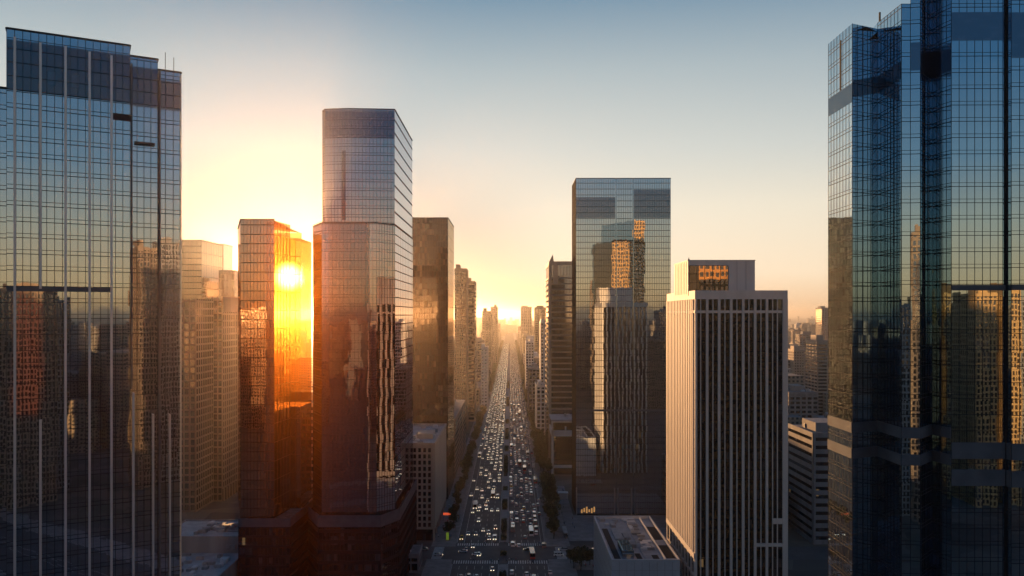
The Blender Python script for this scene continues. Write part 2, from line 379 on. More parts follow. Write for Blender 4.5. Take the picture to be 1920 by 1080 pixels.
# -- tall left foreground tower with white fins
u = (math.cos(R(28)), math.sin(R(28))); F3 = (X(340,200), 200.0)
def LT(s, back=0.0): return (F3[0]-u[0]*s-u[1]*back, F3[1]-u[1]*s+u[0]*back)
def s_of(px):
    k = (px-VX)/F; return (F3[0]-k*F3[1])/(u[0]-k*u[1])
sA, sB, sC = s_of(12), s_of(244), s_of(296)
T = thing('glass_tower', 'tall dark blue tower with white vertical fins at the edge of the photo', 'tower', (LT(18,15)[0], LT(18,15)[1], 0))
secs = [(sA, sB, 185.5, 0.0), (sB, sC, 183.2, .5), (sC, 0.0, 180.8, .9)]
for (a, c, zt, bk) in secs:
    poly = [LT(a,bk), LT(c,bk), LT(c,34), LT(a,34)]
    curtain_tower('', '', '', poly, 0, zt, 'navy_glass', 'mullion', [0], step=1.62, fh=3.72, parent=T, grid_kw=dict(pair=1.0, hw=.15, vw=.12, vd=.15, hd=.1))
    b = MB(); l = math.hypot(poly[1][0]-poly[0][0], poly[1][1]-poly[0][1]); b.strip(poly[0], poly[1], .05, l-.05, 171.5 if a==sA else 171, zt-2.6, .2)
    z = 172
    while z < zt-3: b.strip(poly[0], poly[1], .08, l-.08, z, z+.12, .27); z += .55
    b.build('louvre_band', 'plant_glass', T)
    f = MB(); f.grid(lerp(poly[0],poly[1],.002), lerp(poly[0],poly[1],.998), 171.5, zt-2.6, 1.62, 3.1, vw=.1, vd=.34, hw=.14, hd=.32); f.build('louvre_frame', 'mullion', T)
wing = [LT(sA+14,3), LT(sA,3), LT(sA,28), LT(sA+14,28)]
curtain_tower('', '', '', wing, 0, 172.5, 'navy_glass', 'mullion', [0], step=1.62, fh=3.72, parent=T, grid_kw=dict(pair=1.0, hw=.15, vw=.12))
def fin(px, z0, z1, wd=.5, dp=.7, m='aluminium_fin'):
    s = s_of(px); b = MB(); b.strip(LT(s+.5*wd), LT(s-.5*wd), 0, wd, z0, z1, dp, back=.3); b.build('fin', m, T)
for px, zz in ((28,[(0,183.5)]), (76,[(0,95.6),(126,183)]), (123,[(0,183)]), (168,[(0,182.5)]), (209,[(0,182.3)])):
    for z0, z1 in zz: fin(px, z0, z1)
fin(247, 102, 181, .35, .6, 'mullion_grey'); fin(250, 0, 101); fin(287, 0, 95.5, .4, 1.1); fin(318, 0, 95.2, .4, 1.4)
fin(299, 0, 180, .45, 1.3, 'mullion_grey'); fin(339.2, 0, 180, .2, .5)
b = MB(); l = sA-s_of(210); b.strip(LT(sA), LT(s_of(210)), 0, l, 125.4, 126.5, .45); b.build('ledge', 'belt_panel', T)
b = MB(); b.strip(LT(s_of(212)), LT(s_of(247)), 0, s_of(212)-s_of(247), 167.0, 168.6, .22); b.build('vent_panel', 'louvre_dark', T)
b = MB(); b.strip(LT(s_of(252)), LT(s_of(290)), 0, s_of(252)-s_of(290), 161.6, 162.2, .5); b.build('vent_panel', 'louvre_dark', T)
b = MB()
for z in (28, 40): b.strip(LT(sA), LT(0), .1, sA-.1, z, z+2.2, .25)
b.build('belt', 'belt_panel', T)
for s, h in ((3.2, 6), (1.2, 5)):
    x, y = LT(s, 6); b = MB(); b.box(x-.06, x+.06, y-.06, y+.06, 179, 180.8+h); b.build('antenna', 'mullion', T)

# -- faceted blue tower filling the other edge
def corner(px, d): return P(px, d)
A = [corner(1553,200), corner(1598,186), (87.0,189.5), (87.0,178.0), (89.0,178.0), (91.0,177.6), (97.0,184.0), (97.2,180.4), (98.0,177.8),
     (110.0,177.6), (110.2,176.0), (123.0,176.0)]
T = thing('glass_tower', 'faceted dark blue glass tower with stepped bays, taller than all others', 'tower', (105,200,0))
g = MB(); g.walls(A[:3], 0, 187.7); g.build('glass_skin', 'blue_glass', T)
g = MB(); g.walls(A[2:5], 0, 189.2, u=20); g.build('glass_skin', 'blue_glass', T)
g = MB(); g.walls(A[4:], 0, 207, u=40); g.build('glass_skin', 'blue_glass', T)
f = MB()
tops = [187.7,187.7,189.2,189.2]+[207]*8
for i in range(len(A)-1):
    f.grid(A[i], A[i+1], 0, tops[i], 1.75, 3.62, pair=.85, hw=.13, vw=.1, vd=.045, hd=.03)
f.build('mullion_grid', 'mullion', T)
g = MB(); g.walls([(123,176),(123,228),(93,228),(79.5,200)], 0, 187); g.walls([(123,228.4),(113,228.4)], 187, 206.9); g.build('rear_glass', 'smoked_glass', T)
f = MB(); f.grid((123,228),(93,228), 0, 187, 2.4, 3.62, vw=.9, vd=.4, hw=1.3, hd=.3); f.grid((123,228.4),(113,228.4), 187, 206.9, 2.4, 3.62, vw=.9, vd=.4, hw=1.3, hd=.3); f.build('rear_wall', 'sunset_gold_stone', T)  # unseen rear, coloured sunset gold for its mirror image
g = MB()
g.face([(79.5,200,187),(82.5,186,187),(87,189.5,187),(93,228,187)]); g.face([(87,189.5,188.4),(87,178,188.4),(89,178,188.4),(100,200,188.4),(114,228,188.4),(93,228,188.4)])
g.build('roof', 'roof_gravel', T)
g = MB(); g.walls([(114,228),(100,200),(89,178)], 187.5, 207); g.face([(89,178,207),(91,177.6,207),(97,184,207),(98,177.8,207),(110,177.6,207),(123,176,207),(123,228,207),(114,228,207),(100,200,207)])
g.walls([(93,228),(87,189.5)], 186.5, 189.2); g.walls([(123,228),(114,228)], 186, 207)
g.build('crown', 'blue_glass', T)
for (i0, i1, za, zb, m) in ((0,1,169.5,173.8,'plant_glass'), (2,3,172.5,176.5,'plant_glass'), (4,8,174.3,180.5,'louvre_glass'), (8,9,180.9,187.2,'louvre_glass'), (10,11,176.5,186.5,'louvre_glass')):
    b = MB()
    for i in range(i0, i1):
        p, q = A[i], A[i+1]; l = math.hypot(q[0]-p[0], q[1]-p[1]); b.strip(p, q, .02, l-.02, za, zb, .05)
    b.build('mechanical_band', m, T)
b = MB()
for i in range(0, 11):
    p, q = A[i], A[i+1]; l = math.hypot(q[0]-p[0], q[1]-p[1])
    for z in (86.5, 92.5) if i < 8 else (82.0, 88.0):
        b.strip(p, q, .01, l-.01, z, z+(2.4 if i < 8 else 3.6), .2)
b.build('belt', 'belt_panel', T)
b = MB(); p, q = A[8], A[9]; b.strip(p, q, 0, q[0]-p[0], 125.4, 126.6, .35); p, q = A[10], A[11]; b.strip(p, q, 0, q[0]-p[0], 125.4, 126.6, .35); b.build('ledge', 'belt_panel', T)
b = MB(); b.strip(A[0], A[1], 7.3, 7.7, 174, 186, .12); b.build('slot', 'recess_shade', T)  # near-black strip stands proud, painting the shade of a slot
b = MB(); b.box(87.2,87.5,189,189.4,160,191.5); b.build('drain_pipe', 'mullion', T)
b = MB(); x = 109.9; b.box(x-.15, x+.2, 177.2, 177.7, 0, 207); b.build('joint_fin', 'mullion', T)

# -- tower by the sun: bronze glass, with a see-through corner added to show the sun
D0 = 330.0
T = thing('bronze_tower', 'bronze glass tower with the low sun burning through its added see-through corner', 'tower', (-100, 345, 0))
xa, xb, xc, xd = X(451,D0), X(514,D0), X(543,346), X(563.5,347)
zt = Z(411,D0)
xb2 = X(512,366)
poly = [(xa,D0),(xb,D0),(xb2,366),(X(446,366),366)]
curtain_tower('', '', '', poly, 36, zt, 'bronze_glass', 'mullion_bronze', [0], step=1.35, fh=3.9, parent=T, grid_kw=dict(hw=.3, vw=.14))
# added see-through corner, and wing
zc, zw = Z(426,340), Z(447,347)
b = MB(); pts = [(xb,D0),(xc,346),(xc,347),(xd,347),(xd,366),(xb2,366)]
b.walls(pts[:3], 80, zt-.5); b.walls(pts[2:5], 80, zw); b.walls([(xd,366),(xc,366)], 80, zw); b.walls([(xc,366),(xb2,366)], 80, zt-2)
b.build('added_sun_corner', 'glow_tint_glass', T)
b = MB(); b.walls(pts[:3]+pts[3:5], 36, 80); b.face([(p[0],p[1],80) for p in pts]); b.build('wing_base', 'bronze_glass', T)
f = MB()
f.grid((xb,D0),(xc,346), 36, zt-.5, 3.0, 7.8, vw=.12, vd=.12, hw=.18, hd=.1); f.grid((xc,347),(xd,347), 36, zw, 2.2, 7.8, vw=.12, vd=.12, hw=.18, hd=.1)
f.build('wing_mullions', 'mullion_bronze', T)
b = MB(); b.face([(xb,D0,zt-.5),(xc,346,zc),(xc,366,zc),(xb2,366,zt-.5)]); b.face([(xc,347,zw),(xd,347,zw),(xd,366,zw),(xc,366,zw)]); b.build('wing_roof', 'bronze_glass', T)
pod = [(xa-.2,D0-2),(xb+7,D0-2),(xd+1.3,346),(xd+1.3,366),(xa-.2,366)]
curtain_tower('', '', '', pod, 0, 33.0, 'dark_glass', 'mullion', [0,1,2], step=1.5, fh=4.1, parent=T, grid_kw=dict(hw=.9, hd=.25))
band(T, pod, [0,1,2], 33.0, 36.4, 'belt_panel', 'podium_belt', .3)

# -- tallest middle tower, slab above a wider chamfered shaft
T = thing('grey_glass_tower', 'tall grey glass slab with dark top rising from a wider shaft beside the sun', 'tower', (-65, 370, 0))
xr = -49.2
up = [(X(602,340)+1.6,340),(X(654,340),338.6),(xr,340),(xr,401),(X(602,340),401),(X(602,340),343)]
curtain_tower('', '', '', up, 150, 207.3, 'grey_glass', 'mullion', [0,1,5], step=1.45, fh=3.75, parent=T, grid_kw=dict(pair=1.1, hw=.16, vw=.11))
band(T, up, [0,1,5], 194.8, 206.0, 'louvre_glass', 'mechanical_band', .06)
b = MB(); b.strip(up[0], up[1], 7.6, 9.2, 160, 189.5, .1); b.build('slot', 'plant_glass', T)  # proud dark glass strip in place of a recessed slot's shade
b = MB()
z = 40
while z < 205:
    b.strip(up[2], up[3], .1, 60.8, z, z+.8, .03); z += 5.6
b.build('side_spandrels', 'mullion_grey', T)
lo = [(X(587,346),346),(X(603,332),332),(X(706,332),332),(-48.9,339.3),(-48.9,401),(X(587,346),401)]
curtain_tower('', '', '', lo, 36, 158.2, 'grey_glass', 'mullion', [0,1,2], step=1.5, fh=3.8, parent=T, roof='roof_metal', grid_kw=dict(pair=1.1, hw=.13, vw=.1, vd=.08))
f = MB(); f.grid(lo[3], lo[4], 36, 158, 5.8, 3.8, hw=.4, hd=.04, vw=.12, vd=.05); f.build('side_mullions', 'mullion_bronze', T)
pod = [(X(580,346),345),(X(598,330),329.5),(X(714,330),329.5),(-47.4,341),(-47.4,403),(X(580,346),403)]
curtain_tower('', '', '', pod, 0, 32.6, 'dark_glass', 'mullion', [0,1,2,3], step=1.5, fh=4.3, parent=T, grid_kw=dict(hw=1.5, hd=.3))
band(T, pod, [0,1,2,3], 32.6, 37.4, 'belt_panel', 'podium_belt', .3)

# -- brown tower behind the slab
T = thing('brown_glass_tower', 'brown glass tower half hidden behind the tall grey slab', 'tower', (-60, 547, 0))
bp = [(X(757,520),520),(X(840,520),520),(X(840,520),574),(X(757,520),574)]
curtain_tower('', '', '', bp, 0, Z(408,520), 'brown_glass', 'mullion_bronze', [0], step=1.7, fh=3.9, parent=T, grid_kw=dict(hw=.3, hd=.06, vw=.16, vd=.08))
f = MB(); f.grid(bp[1], bp[2], 0, Z(408,520), 6, 7.8, hw=.3, hd=.03, vw=.14, vd=.03); f.build('side_grid', 'mullion_bronze', T)
# -- straight glass tower across the avenue
T = thing('straight_glass_tower', 'broad flat-topped glass tower with two vertical grooves, golden towers mirrored in it', 'tower', (68, 495, 0))
g1, g2 = X(1155,480), X(1187,480); x0, x1 = X(1080,480), X(1257.5,480)
zt = Z(334,480)
gp = [(x0,480),(g1-.4,480),(g1-.4,481.2),(g1+.4,481.2),(g1+.4,480),(g2-.4,480),(g2-.4,481.2),(g2+.4,481.2),(g2+.4,480),(x1,480),(x1,510),(x0,510)]
curtain_tower('', '', '', gp, 0, zt, 'teal_glass', 'mullion', [0,4,8,11], step=1.35, fh=3.55, parent=T, grid_kw=dict(hw=.26, hd=.11, vw=.12))
for e, za, zb in ((0,178,190.5),(8,178,195)): band(T, gp, [e], za, zb, 'louvre_glass', 'mechanical_band', .06)
band(T, gp, [0,4,8], 62, 63.2, 'belt_panel', 'belt', .2)
band(T, gp, [11], 0, zt-.5, 'warm_stone', 'side_wall', .06)
for xx in (x0+.3, g1-1, g1+1.2, g2-1, g2+1.2, x1-.4): simple(T, 'entrance_column', 'grey_concrete', lambda b: b.box(xx-.35, xx+.35, 479.4, 480, 0, 16))
for k in range(6): simple(T, 'lit_lobby_window', 'warm_lit_glass', lambda b: b.box(x0+3+k*1.5, x0+3.9+k*1.5, 479.7, 479.9, 1+k%2*.6, 3.2+(k*7%3)*.8))

# -- white-piered tower
T = thing('white_pier_tower', 'white stone tower with dark glass between tall piers and a penthouse on top', 'tower', (86, 327, 0))
x0, x1, y0, y1, zt = 69.2, 104.0, 300.0, 354.0, 129.0
core = rect(x0+.5, x1-.5, y0+.5, y1-.5)
g = MB(); g.walls(core+[core[0]], 0, 126); g.build('glass_skin', 'dark_glass', T)
b = MB(); b.walls([(x0,y0),(x1,y0),(x1,y1),(x0,y1),(x0,y0)], 126, zt); b.prism(rect(x0,x1,y0,y1), 125.8, 126, bottom=True)
b.walls([(x0+.5,y0+.5),(x0+.5,y1-.5),(x1-.5,y1-.5),(x1-.5,y0+.5),(x0+.5,y0+.5)], 127.4, zt)
for e in ((x0,x1,y0,y0+.5),(x0,x1,y1-.5,y1),(x0,x0+.5,y0+.5,y1-.5),(x1-.5,x1,y0+.5,y1-.5)): b.box(*e, zt-.01, zt+.12)
b.build('cornice', 'pale_stone', T)
simple(T, 'roof', 'roof_membrane', lambda b: b.face([(x0+.5,y0+.5,127.4),(x1-.5,y0+.5,127.4),(x1-.5,y1-.5,127.4),(x0+.5,y1-.5,127.4)]))
simple(T, 'belt', 'pale_stone', lambda b: (b.box(x0-.05,x1+.05,y0-.05,y0+.6,120.6,121.6), b.box(x0-.05,x0+.6,y0+.6,y1,120.6,121.6)))
for px in (1303, 1326, 1348.5, 1371, 1393.5, 1416, 1438, 1475):
    xx = X(px, 300); wd = 1.9 if px == 1475 else (.8 if px == 1303 else .9)
    xx = min(max(xx, x0+wd/2), x1-wd/2); simple(T, 'pier', 'pale_stone', lambda b: b.box(xx-wd/2, xx+wd/2, y0-.25, y0+.55, 0, 125.9))
for px in (1314, 1337, 1359.5, 1382, 1404.5, 1427, 1449, 1458):
    xx = X(px, 300); simple(T, 'thin_pier', 'pale_stone', lambda b: b.box(xx-.16, xx+.16, y0+.05, y0+.55, 0, 125.9))
ny = 17
for k in range(1, ny+1):
    yy = y0+.6 + (y1-y0-1.2)*k/ny; simple(T, 'side_fin', 'pale_stone', lambda b: b.box(x0-.25, x0+.55, yy-.62, yy+.62, 30.5, 125.9))
b = MB()
b.box(x0-.3, x0+.55, y0+.6, y1, 28.2, 30.4); 
for z in (13.5, 21): b.box(x0-.1, x0+.55, y0+.6, y1, z, z+.9)
for k in range(0, 10):
    yy = y0+1 + (y1-y0-2)*k/9; b.box(x0-.15, x0+.55, yy-.5, yy+.5, 0, 28.2)
b.build('base_frame', 'pale_stone', T)
b = MB()
z = 6
while z < 120: b.box(x0+.45, x1-.45, y0+.42, y0+.5, z, z+.5); b.box(x0+.42, x0+.5, y0+.5, y1-.5, z, z+.5); z += 3.7
b.build('floor_spandrels', 'mullion', T)
for k in range(12): xx = x1-1-(x1-x0-2)*k/11; simple(T, 'rear_pier', 'pale_stone', lambda b: b.box(xx-.5, xx+.5, y1-.55, y1+.25, 0, 125.9))
simple(T, 'base_lintel', 'pale_stone', lambda b: b.box(X(1449,300), x1-.9, y0-.1, y0+.5, 41.5, 43.5)); simple(T, 'base_lintel', 'pale_stone', lambda b: b.box(X(1416,300), x1-.9, y0-.1, y0+.5, 33, 34.2))
# penthouse
cx0, cx1, cy0, cy1, cz = X(1290,311), X(1415.5,311), 311.0, 337.0, Z(489,311)
pen = simple(T, 'penthouse', 'pale_stone', lambda b: (b.prism(rect(cx0,cx1,cy0,cy1), 127.4, cz), b.box(cx0-.15,cx1+.15,cy0-.15,cy0+.2,cz-.02,cz+.35), b.box(cx0-.15,cx0+.2,cy0+.2,cy1,cz-.02,cz+.35)))
g = MB(); g.face([(X(1292,311),cy0-.05,Z(545,311)),(X(1365,311),cy0-.05,Z(545,311)),(X(1365,311),cy0-.05,Z(498,311)),(X(1292,311),cy0-.05,Z(498,311))], 0,
  [(0,0),(15,0),(15,10),(0,10)]); win = g.build('penthouse_window', 'bronze_glass', T)
b = MB()
for k in range(6):
    xx = X(1292,311)+15.2*k/5; b.box(xx-.08, xx+.08, cy0-.15, cy0-.02, Z(545,311), Z(498,311))
for k in range(4):
    zz = Z(545,311)+(Z(498,311)-Z(545,311))*k/3; b.box(X(1292,311), X(1365,311), cy0-.13, cy0-.02, zz-.07, zz+.07)
fr = b.build('window_frame', 'mullion_bronze', T); 
b = MB()
for k in range(1, 9): yy = cy0+(cy1-cy0)*k/9; b.box(cx0-.1, cx0, yy-.06, yy+.06, 128, cz-.3)
b.build('side_panel_joints', 'grey_concrete', T)
for k in range(1, 3): xx = X(1365,311)+(cx1-X(1365,311))*k/3; simple(T, 'panel_joint', 'grey_concrete', lambda b: b.box(xx-.05, xx+.05, cy0-.06, cy0, 128, cz-.3))
simple(T, 'aircraft_beacon', 'mullion', lambda b: (b.box(cx0+.3,cx0+.5,cy0+.3,cy0+.5,cz,cz+1.3), b.box(cx0+.1,cx0+.7,cy0+.1,cy0+.7,cz+.3,cz+.7)))
roof_units(T, x0+27, x1-2, y0+14, y1-4, 127.4, 4, 3, 1.3)

# -- cream block with punched windows at the avenue
T = thing('cream_office_block', 'cream office block with square punched windows and a cluttered flat roof', 'office block', (-50, 462, 0))
x0, x1, y0, y1, zt = -61.0, -40.0, 424.0, 500.0, 52.0
cols = [x1-1.6-2.62*(k+.5) for k in range(7)]; rows = [7.4+3.3*k for k in range(13)]
ww, wh = 1.5, 2.25
b = MB()
prev = x1
for xx in cols: b.box(xx+ww/2, prev, y0, y0+.55, 6.2, 50.6); prev = xx-ww/2
b.box(x0, prev, y0, y0+.55, 6.2, 50.6)
zs = [6.2]+[v for r_ in rows for v in (r_, r_+wh)]+[50.6]
for k in range(0, len(zs), 2): 
    for xx in cols: b.box(xx-ww/2, xx+ww/2, y0+.02, y0+.55, zs[k], zs[k+1])
b.walls([(x1,y0+.55),(x1,y1),(x0,y1),(x0,y0+.55)], 6.2, 50.6); b.walls([(x1,y0),(x1,y0+.55)], 6.2, 50.6)
b.face([(x0,y0,6.2),(x1,y0,6.2),(x1,y1,6.2),(x0,y1,6.2)])
b.build('wall', 'cream_concrete', T)
b = MB()
for e in ((x0,x1,y0,y0+.6),(x0,x1,y1-.6,y1),(x0,x0+.6,y0+.6,y1-.6),(x1-.6,x1,y0+.6,y1-.6)): b.box(e[0]-.1,e[1]+.1,e[2]-.1,e[3]+.1,50.6,zt)
b.build('parapet', 'cream_concrete', T)
simple(T, 'roof', 'roof_membrane', lambda b: b.face([(x0,y0,50.7),(x1,y0,50.7),(x1,y1,50.7),(x0,y1,50.7)]))
for r_ in rows:
    for xx in cols:
        wmb = MB(); wmb.face([(xx-ww/2,y0+.4,r_),(xx+ww/2,y0+.4,r_),(xx+ww/2,y0+.4,r_+wh),(xx-ww/2,y0+.4,r_+wh)], 0, [(xx*1.7,r_),(xx*1.7+1,r_),(xx*1.7+1,r_+2),(xx*1.7,r_+2)])
        wmb.build('window', 'dark_glass', T)
b = MB()
for k in range(16): yy = y0+3+(y1-y0-5)*k/15; b.box(x1, x1+.12, yy-.1, yy+.1, 6.4, 50.4)
for k in range(13): b.box(x1, x1+.06, y0+.3, y1-.3, rows[k]-.5, rows[k]-.36)
b.build('wall_ribs', 'cream_concrete', T)
simple(T, 'ground_storey', 'dark_glass', lambda b: b.walls([(x0+.6,y0+1.2),(x1-1.4,y0+1.2),(x1-1.4,y1-.6),(x0+.6,y1-.6),(x0+.6,y0+1.2)], 0, 6.2))
for k in range(6): simple(T, 'column', 'cream_concrete', lambda b, k=k: b.box(x1-1.1, x1-.1, y0+.2+k*14.8, y0+1.3+k*14.8, 0, 6.2))
roof_units(T, x0+4, x1-2, y0+6, y1-6, 50.7, 16, 5, 2.0)
simple(T, 'plant_room', 'cream_concrete', lambda b: (b.box(-52,-43.5,446,462,50.7,53.4), b.box(-51,-44.5,447,461,53.4,53.6)))

# -- striped tower beyond the straight tower
T = thing('striped_tower', 'tower with pale horizontal bands and a pointed corner mast by the avenue', 'tower', (46, 672, 0))
x0, x1, y0, y1 = X(1030,640), 62.0, 640.0, 700.0; zt = Z(490,640)
g = MB(); g.walls([(x0,y0),(x1,y0),(x1,y1),(x0,y1),(x0,y0)], 0, zt-3); g.build('glass_skin', 'smoked_glass', T)
z = 44.0
while z < zt-10:
    simple(T, 'floor_band', 'warm_stone', lambda b: (b.box(x0-.2,x1,y0-.5,y0+.1,z,z+1.25), b.box(x0-.5,x0+.1,y0+.1,y1,z,z+1.25))); z += 4.55
simple(T, 'corner_pier', 'warm_stone', lambda b: b.box(x0-.65,x0+1.6,y0-.65,y0+1.6,0,zt-2))
simple(T, 'attic', 'warm_stone', lambda b: (b.box(x0-.3,x1,y0-.6,y1,zt-3,zt), b.box(x0+3,x0+7,y0-.7,y0-.6,zt-18,zt-3)))
b = MB(); b.face([(x0,y0,zt),(x0+3.6,y0,zt),(x0+2.8,y0,zt+5.5)]); b.face([(x0,y0+3,zt),(x0+2.8,y0+3,zt+5.5),(x0+3.6,y0+3,zt)])
b.face([(x0,y0,zt),(x0+2.8,y0,zt+5.5),(x0+2.8,y0+3,zt+5.5),(x0,y0+3,zt)]); b.face([(x0+3.6,y0,zt),(x0+3.6,y0+3,zt),(x0+2.8,y0+3,zt+5.5),(x0+2.8,y0,zt+5.5)])
b.build('pointed_crown', 'warm_stone', T)
b = MB()
for k in range(1,12): xx = x0+2+(x1-x0-2)*k/12; b.box(xx-.12,xx+.12,y0-.2,y0+.05,40,zt-3)
b.build('window_mullions', 'mullion_bronze', T)
# -- annex in front of it
T = thing('framed_annex', 'low dark glass building in a pale frame at the foot of the striped tower', 'building', (40, 612, 0))
x0, x1, y0, y1, zt = 30.8, 58.0, 600.0, 634.0, Z(787,600)
g = MB(); g.walls([(x0+.6,y0+.8),(x1,y0+.8),(x1,y1),(x0+.6,y1),(x0+.6,y0+.8)], 0, zt-1); g.build('glass_skin', 'smoked_glass', T)
simple(T, 'frame', 'pale_stone', lambda b: (b.box(x0,x0+1.6,y0,y0+2,0,zt-8), b.box(x0,x1,y0,y0+1,zt-12.5,zt-8), b.box(x0,x1,y0,y0+1,5,7.2), b.box(x0,x0+.6,y0+2,y1,zt-12.5,zt-8),
  b.box(x0+10,x0+11.2,y0+.1,y0+1.1,zt-8,zt-5), b.box(x0,x0+1.2,y0,y0+1,zt-8,zt-1), b.box(x0,x1,y0+.1,y0+1,zt-2.2,zt-1)))
simple(T, 'roof', 'roof_membrane', lambda b: b.box(x0-.2,x1,y0-.2,y1,zt-1,zt))
roof_units(T, x0+2, x1-2, y0+4, y1-3, zt, 7, 11, 2.5)
f = MB(); f.grid((x0+1.6,y0+.8),(x1,y0+.8), 7.2, zt-12.5, 2.2, 3.9, vw=.15, hw=.4); f.build('mullion_grid', 'mullion', T)
# -- low white-roofed block in front of the straight tower
T = thing('low_white_building', 'low blue-white building whose flat roof holds courts painted dark as shade and plant boxes', 'building', (51, 332, 0))
x0, x1, y0, y1, zt = 38.0, 63.6, 300.0, 365.0, 28.0
b = MB(); b.walls([(x0,y0),(x1,y0),(x1,y1),(x0,y1),(x0,y0)], 0, zt)
b.walls([(x0+.5,y0+.5),(x0+.5,y1-.5),(x1-.5,y1-.5),(x1-.5,y0+.5),(x0+.5,y0+.5)], zt-.9, zt)
for e in ((x0,x1,y0,y0+.5),(x0,x1,y1-.5,y1),(x0,x0+.5,y0+.5,y1-.5),(x1-.5,x1,y0+.5,y1-.5)): b.box(e[0]-.08,e[1]+.08,e[2]-.08,e[3]+.08,zt-.01,zt+.2)
b.build('wall', 'white_panel', T)
simple(T, 'roof', 'roof_membrane', lambda b: b.face([(x0+.5,y0+.5,zt-.9),(x1-.5,y0+.5,zt-.9),(x1-.5,y1-.5,zt-.9),(x0+.5,y1-.5,zt-.9)]))
b = MB()
for k in range(1,9): xx = x0+(x1-x0)*k/9; b.box(xx-.05,xx+.05,y0-.06,y0,0,zt-.6)
for k in range(1,20): yy = y0+(y1-y0)*k/20; b.box(x0-.06,x0,yy-.05,yy+.05,0,zt-.6)
for k in range(1,7): b.box(x0,x1,y0-.04,y0,k*4,k*4+.08); b.box(x0-.04,x0,y0,y1,k*4,k*4+.08)
b.build('panel_joints', 'grey_concrete', T)
def rbox(nm, m, a, c, d, e, h): simple(T, nm, m, lambda b: (b.box(a,c,d,e,zt-.9,zt-.9+h), b.box(a+.15,c-.15,d+.15,e-.15,zt-.9+h,zt-.8+h)))
rbox('court_shade_slab', 'recess_shade', 39.6, 42.0, 303, 347, .06); rbox('skylight_box', 'blue_glass', 42.6, 47.0, 304, 318, 3.2)  # thin near-black slabs paint the courts' shade onto the roof
rbox('plant_box', 'roof_metal', 43.2, 46.8, 329, 345, .7); rbox('court_shade_slab', 'recess_shade', 48.2, 50.3, 304, 311, .06); rbox('plant_box', 'hvac_grey', 46.6, 50.2, 318.5, 323, 1.3)
rbox('plant_box', 'hvac_grey', 47.0, 49.6, 330, 338, .8); rbox('court_shade_slab', 'recess_shade', 54.4, 56.8, 303, 309, .06); rbox('plant_box', 'white_panel', 51.5, 53.2, 344, 350, .8)
rbox('ridge_wall', 'white_panel', 58.2, 58.7, 301, 362, 1.2); rbox('court_shade_slab', 'recess_shade', 59.2, 63.0, 330, 350, .05); rbox('court_shade_slab', 'recess_shade', 59.2, 63.0, 305, 322, .05)
rbox('plant_box', 'roof_metal', 44, 46, 349, 356, .9)
roof_units(T, 50.5, 57.5, 311, 361, zt-.9, 16, 77, .9); roof_units(T, 40, 57, 350, 363, zt-.9, 8, 78, 1.2)
simple(T, 'pipe_run', 'roof_metal', lambda b: (b.box(51.2,51.4,304,340,zt-.9,zt-.6), b.box(47,57,326,326.2,zt-.9,zt-.6)))

# -- left middle ground
T = thing('stepped_glass_tower', 'tan gridded tower with a pale glass upper side, between dark tower and sun', 'tower', (-200, 500, 0))
x0, x1 = X(300,486), X(367,486)
pa = [(x0,486),(x1,486),(x1,516),(X(378,516)-.0,516),(X(378,516),520)]
xb1 = X(378,514); yb = xb1*F/(418-VX)
main = [(X(300,510),514),(xb1,514),(xb1,yb),(X(300,510),yb)]
curtain_tower('', '', '', main, 0, Z(450,514), 'bronze_glass', 'mullion_bronze', [0], step=1.7, fh=3.9, parent=T, grid_kw=dict(hw=.5))
f = MB(); f.grid(main[1], main[2], 0, Z(450,514), 4.2, 7.6, hw=.35, vw=.2, vd=.05, hd=.04); f.build('side_grid', 'mullion_bronze', T)
low_ = [(x0,486),(x1,486),(x1,514),(x0,514)]
g = MB(); g.walls(low_+[low_[0]], 0, Z(560,486)); g.build('lower_glass', 'smoked_glass', T)
f = MB(); f.grid(low_[0], low_[1], 0, Z(560,486), 3.4, 4.4, vw=.9, vd=.4, hw=1.1, hd=.32); f.grid(low_[1], low_[2], 0, Z(560,486), 3.4, 4.4, vw=.9, vd=.4, hw=1.1, hd=.32); f.build('concrete_grid', 'tan_concrete', T)
simple(T, 'lower_roof', 'roof_gravel', lambda b: b.face([(p[0],p[1],Z(560,486)) for p in low_]))
st = [(xb1-2,yb),(X(412,545),yb),(X(412,545),yb+18),(xb1-2,yb+18)]
curtain_tower('', '', '', st, 0, Z(456,545), 'grey_glass', 'mullion_bronze', [0], step=2.4, fh=5.2, parent=T)
T = thing('tan_grid_tower', 'tan concrete-gridded office tower with square bays beside the bronze tower', 'tower', (-182, 536, 0))
x1 = X(417,514); xe = X(450,547)
gp2 = [(x1-9,514),(x1,514),(x1,552),(x1-9,552)]
zt = Z(556,514)
g = MB(); g.walls(gp2+[gp2[0]], 0, zt); g.build('glass_skin', 'smoked_glass', T)
f = MB(); f.grid(gp2[0], gp2[1], 0, zt, 3.0, 4.3, vw=.8, vd=.4, hw=1.0, hd=.3); f.grid(gp2[1], gp2[2], 8, zt-10, 3.4, 4.3, vw=.9, vd=.4, hw=1.1, hd=.3)
f.strip(gp2[1], gp2[2], 0, 38, zt-10, zt, .42); f.build('concrete_grid', 'tan_concrete', T)
simple(T, 'roof', 'roof_gravel', lambda b: b.face([(p[0],p[1],zt-.5) for p in gp2]))
pt = rect(X(421,560), X(440,560), 560, 590)
curtain_tower('', '', '', pt, 0, Z(507,560), 'grey_glass', 'mullion_bronze', [0,1], step=2.2, fh=4.8, parent=T)
for k in range(8): simple(T, 'base_column', 'tan_concrete', lambda b, k=k: b.box(x1+.1, x1+1.0, 515+k*5, 516+k*5, 0, 8))
T = thing('low_grey_building', 'low grey building with white roof plant at the foot of the bronze tower', 'building', (-127, 352, 0))
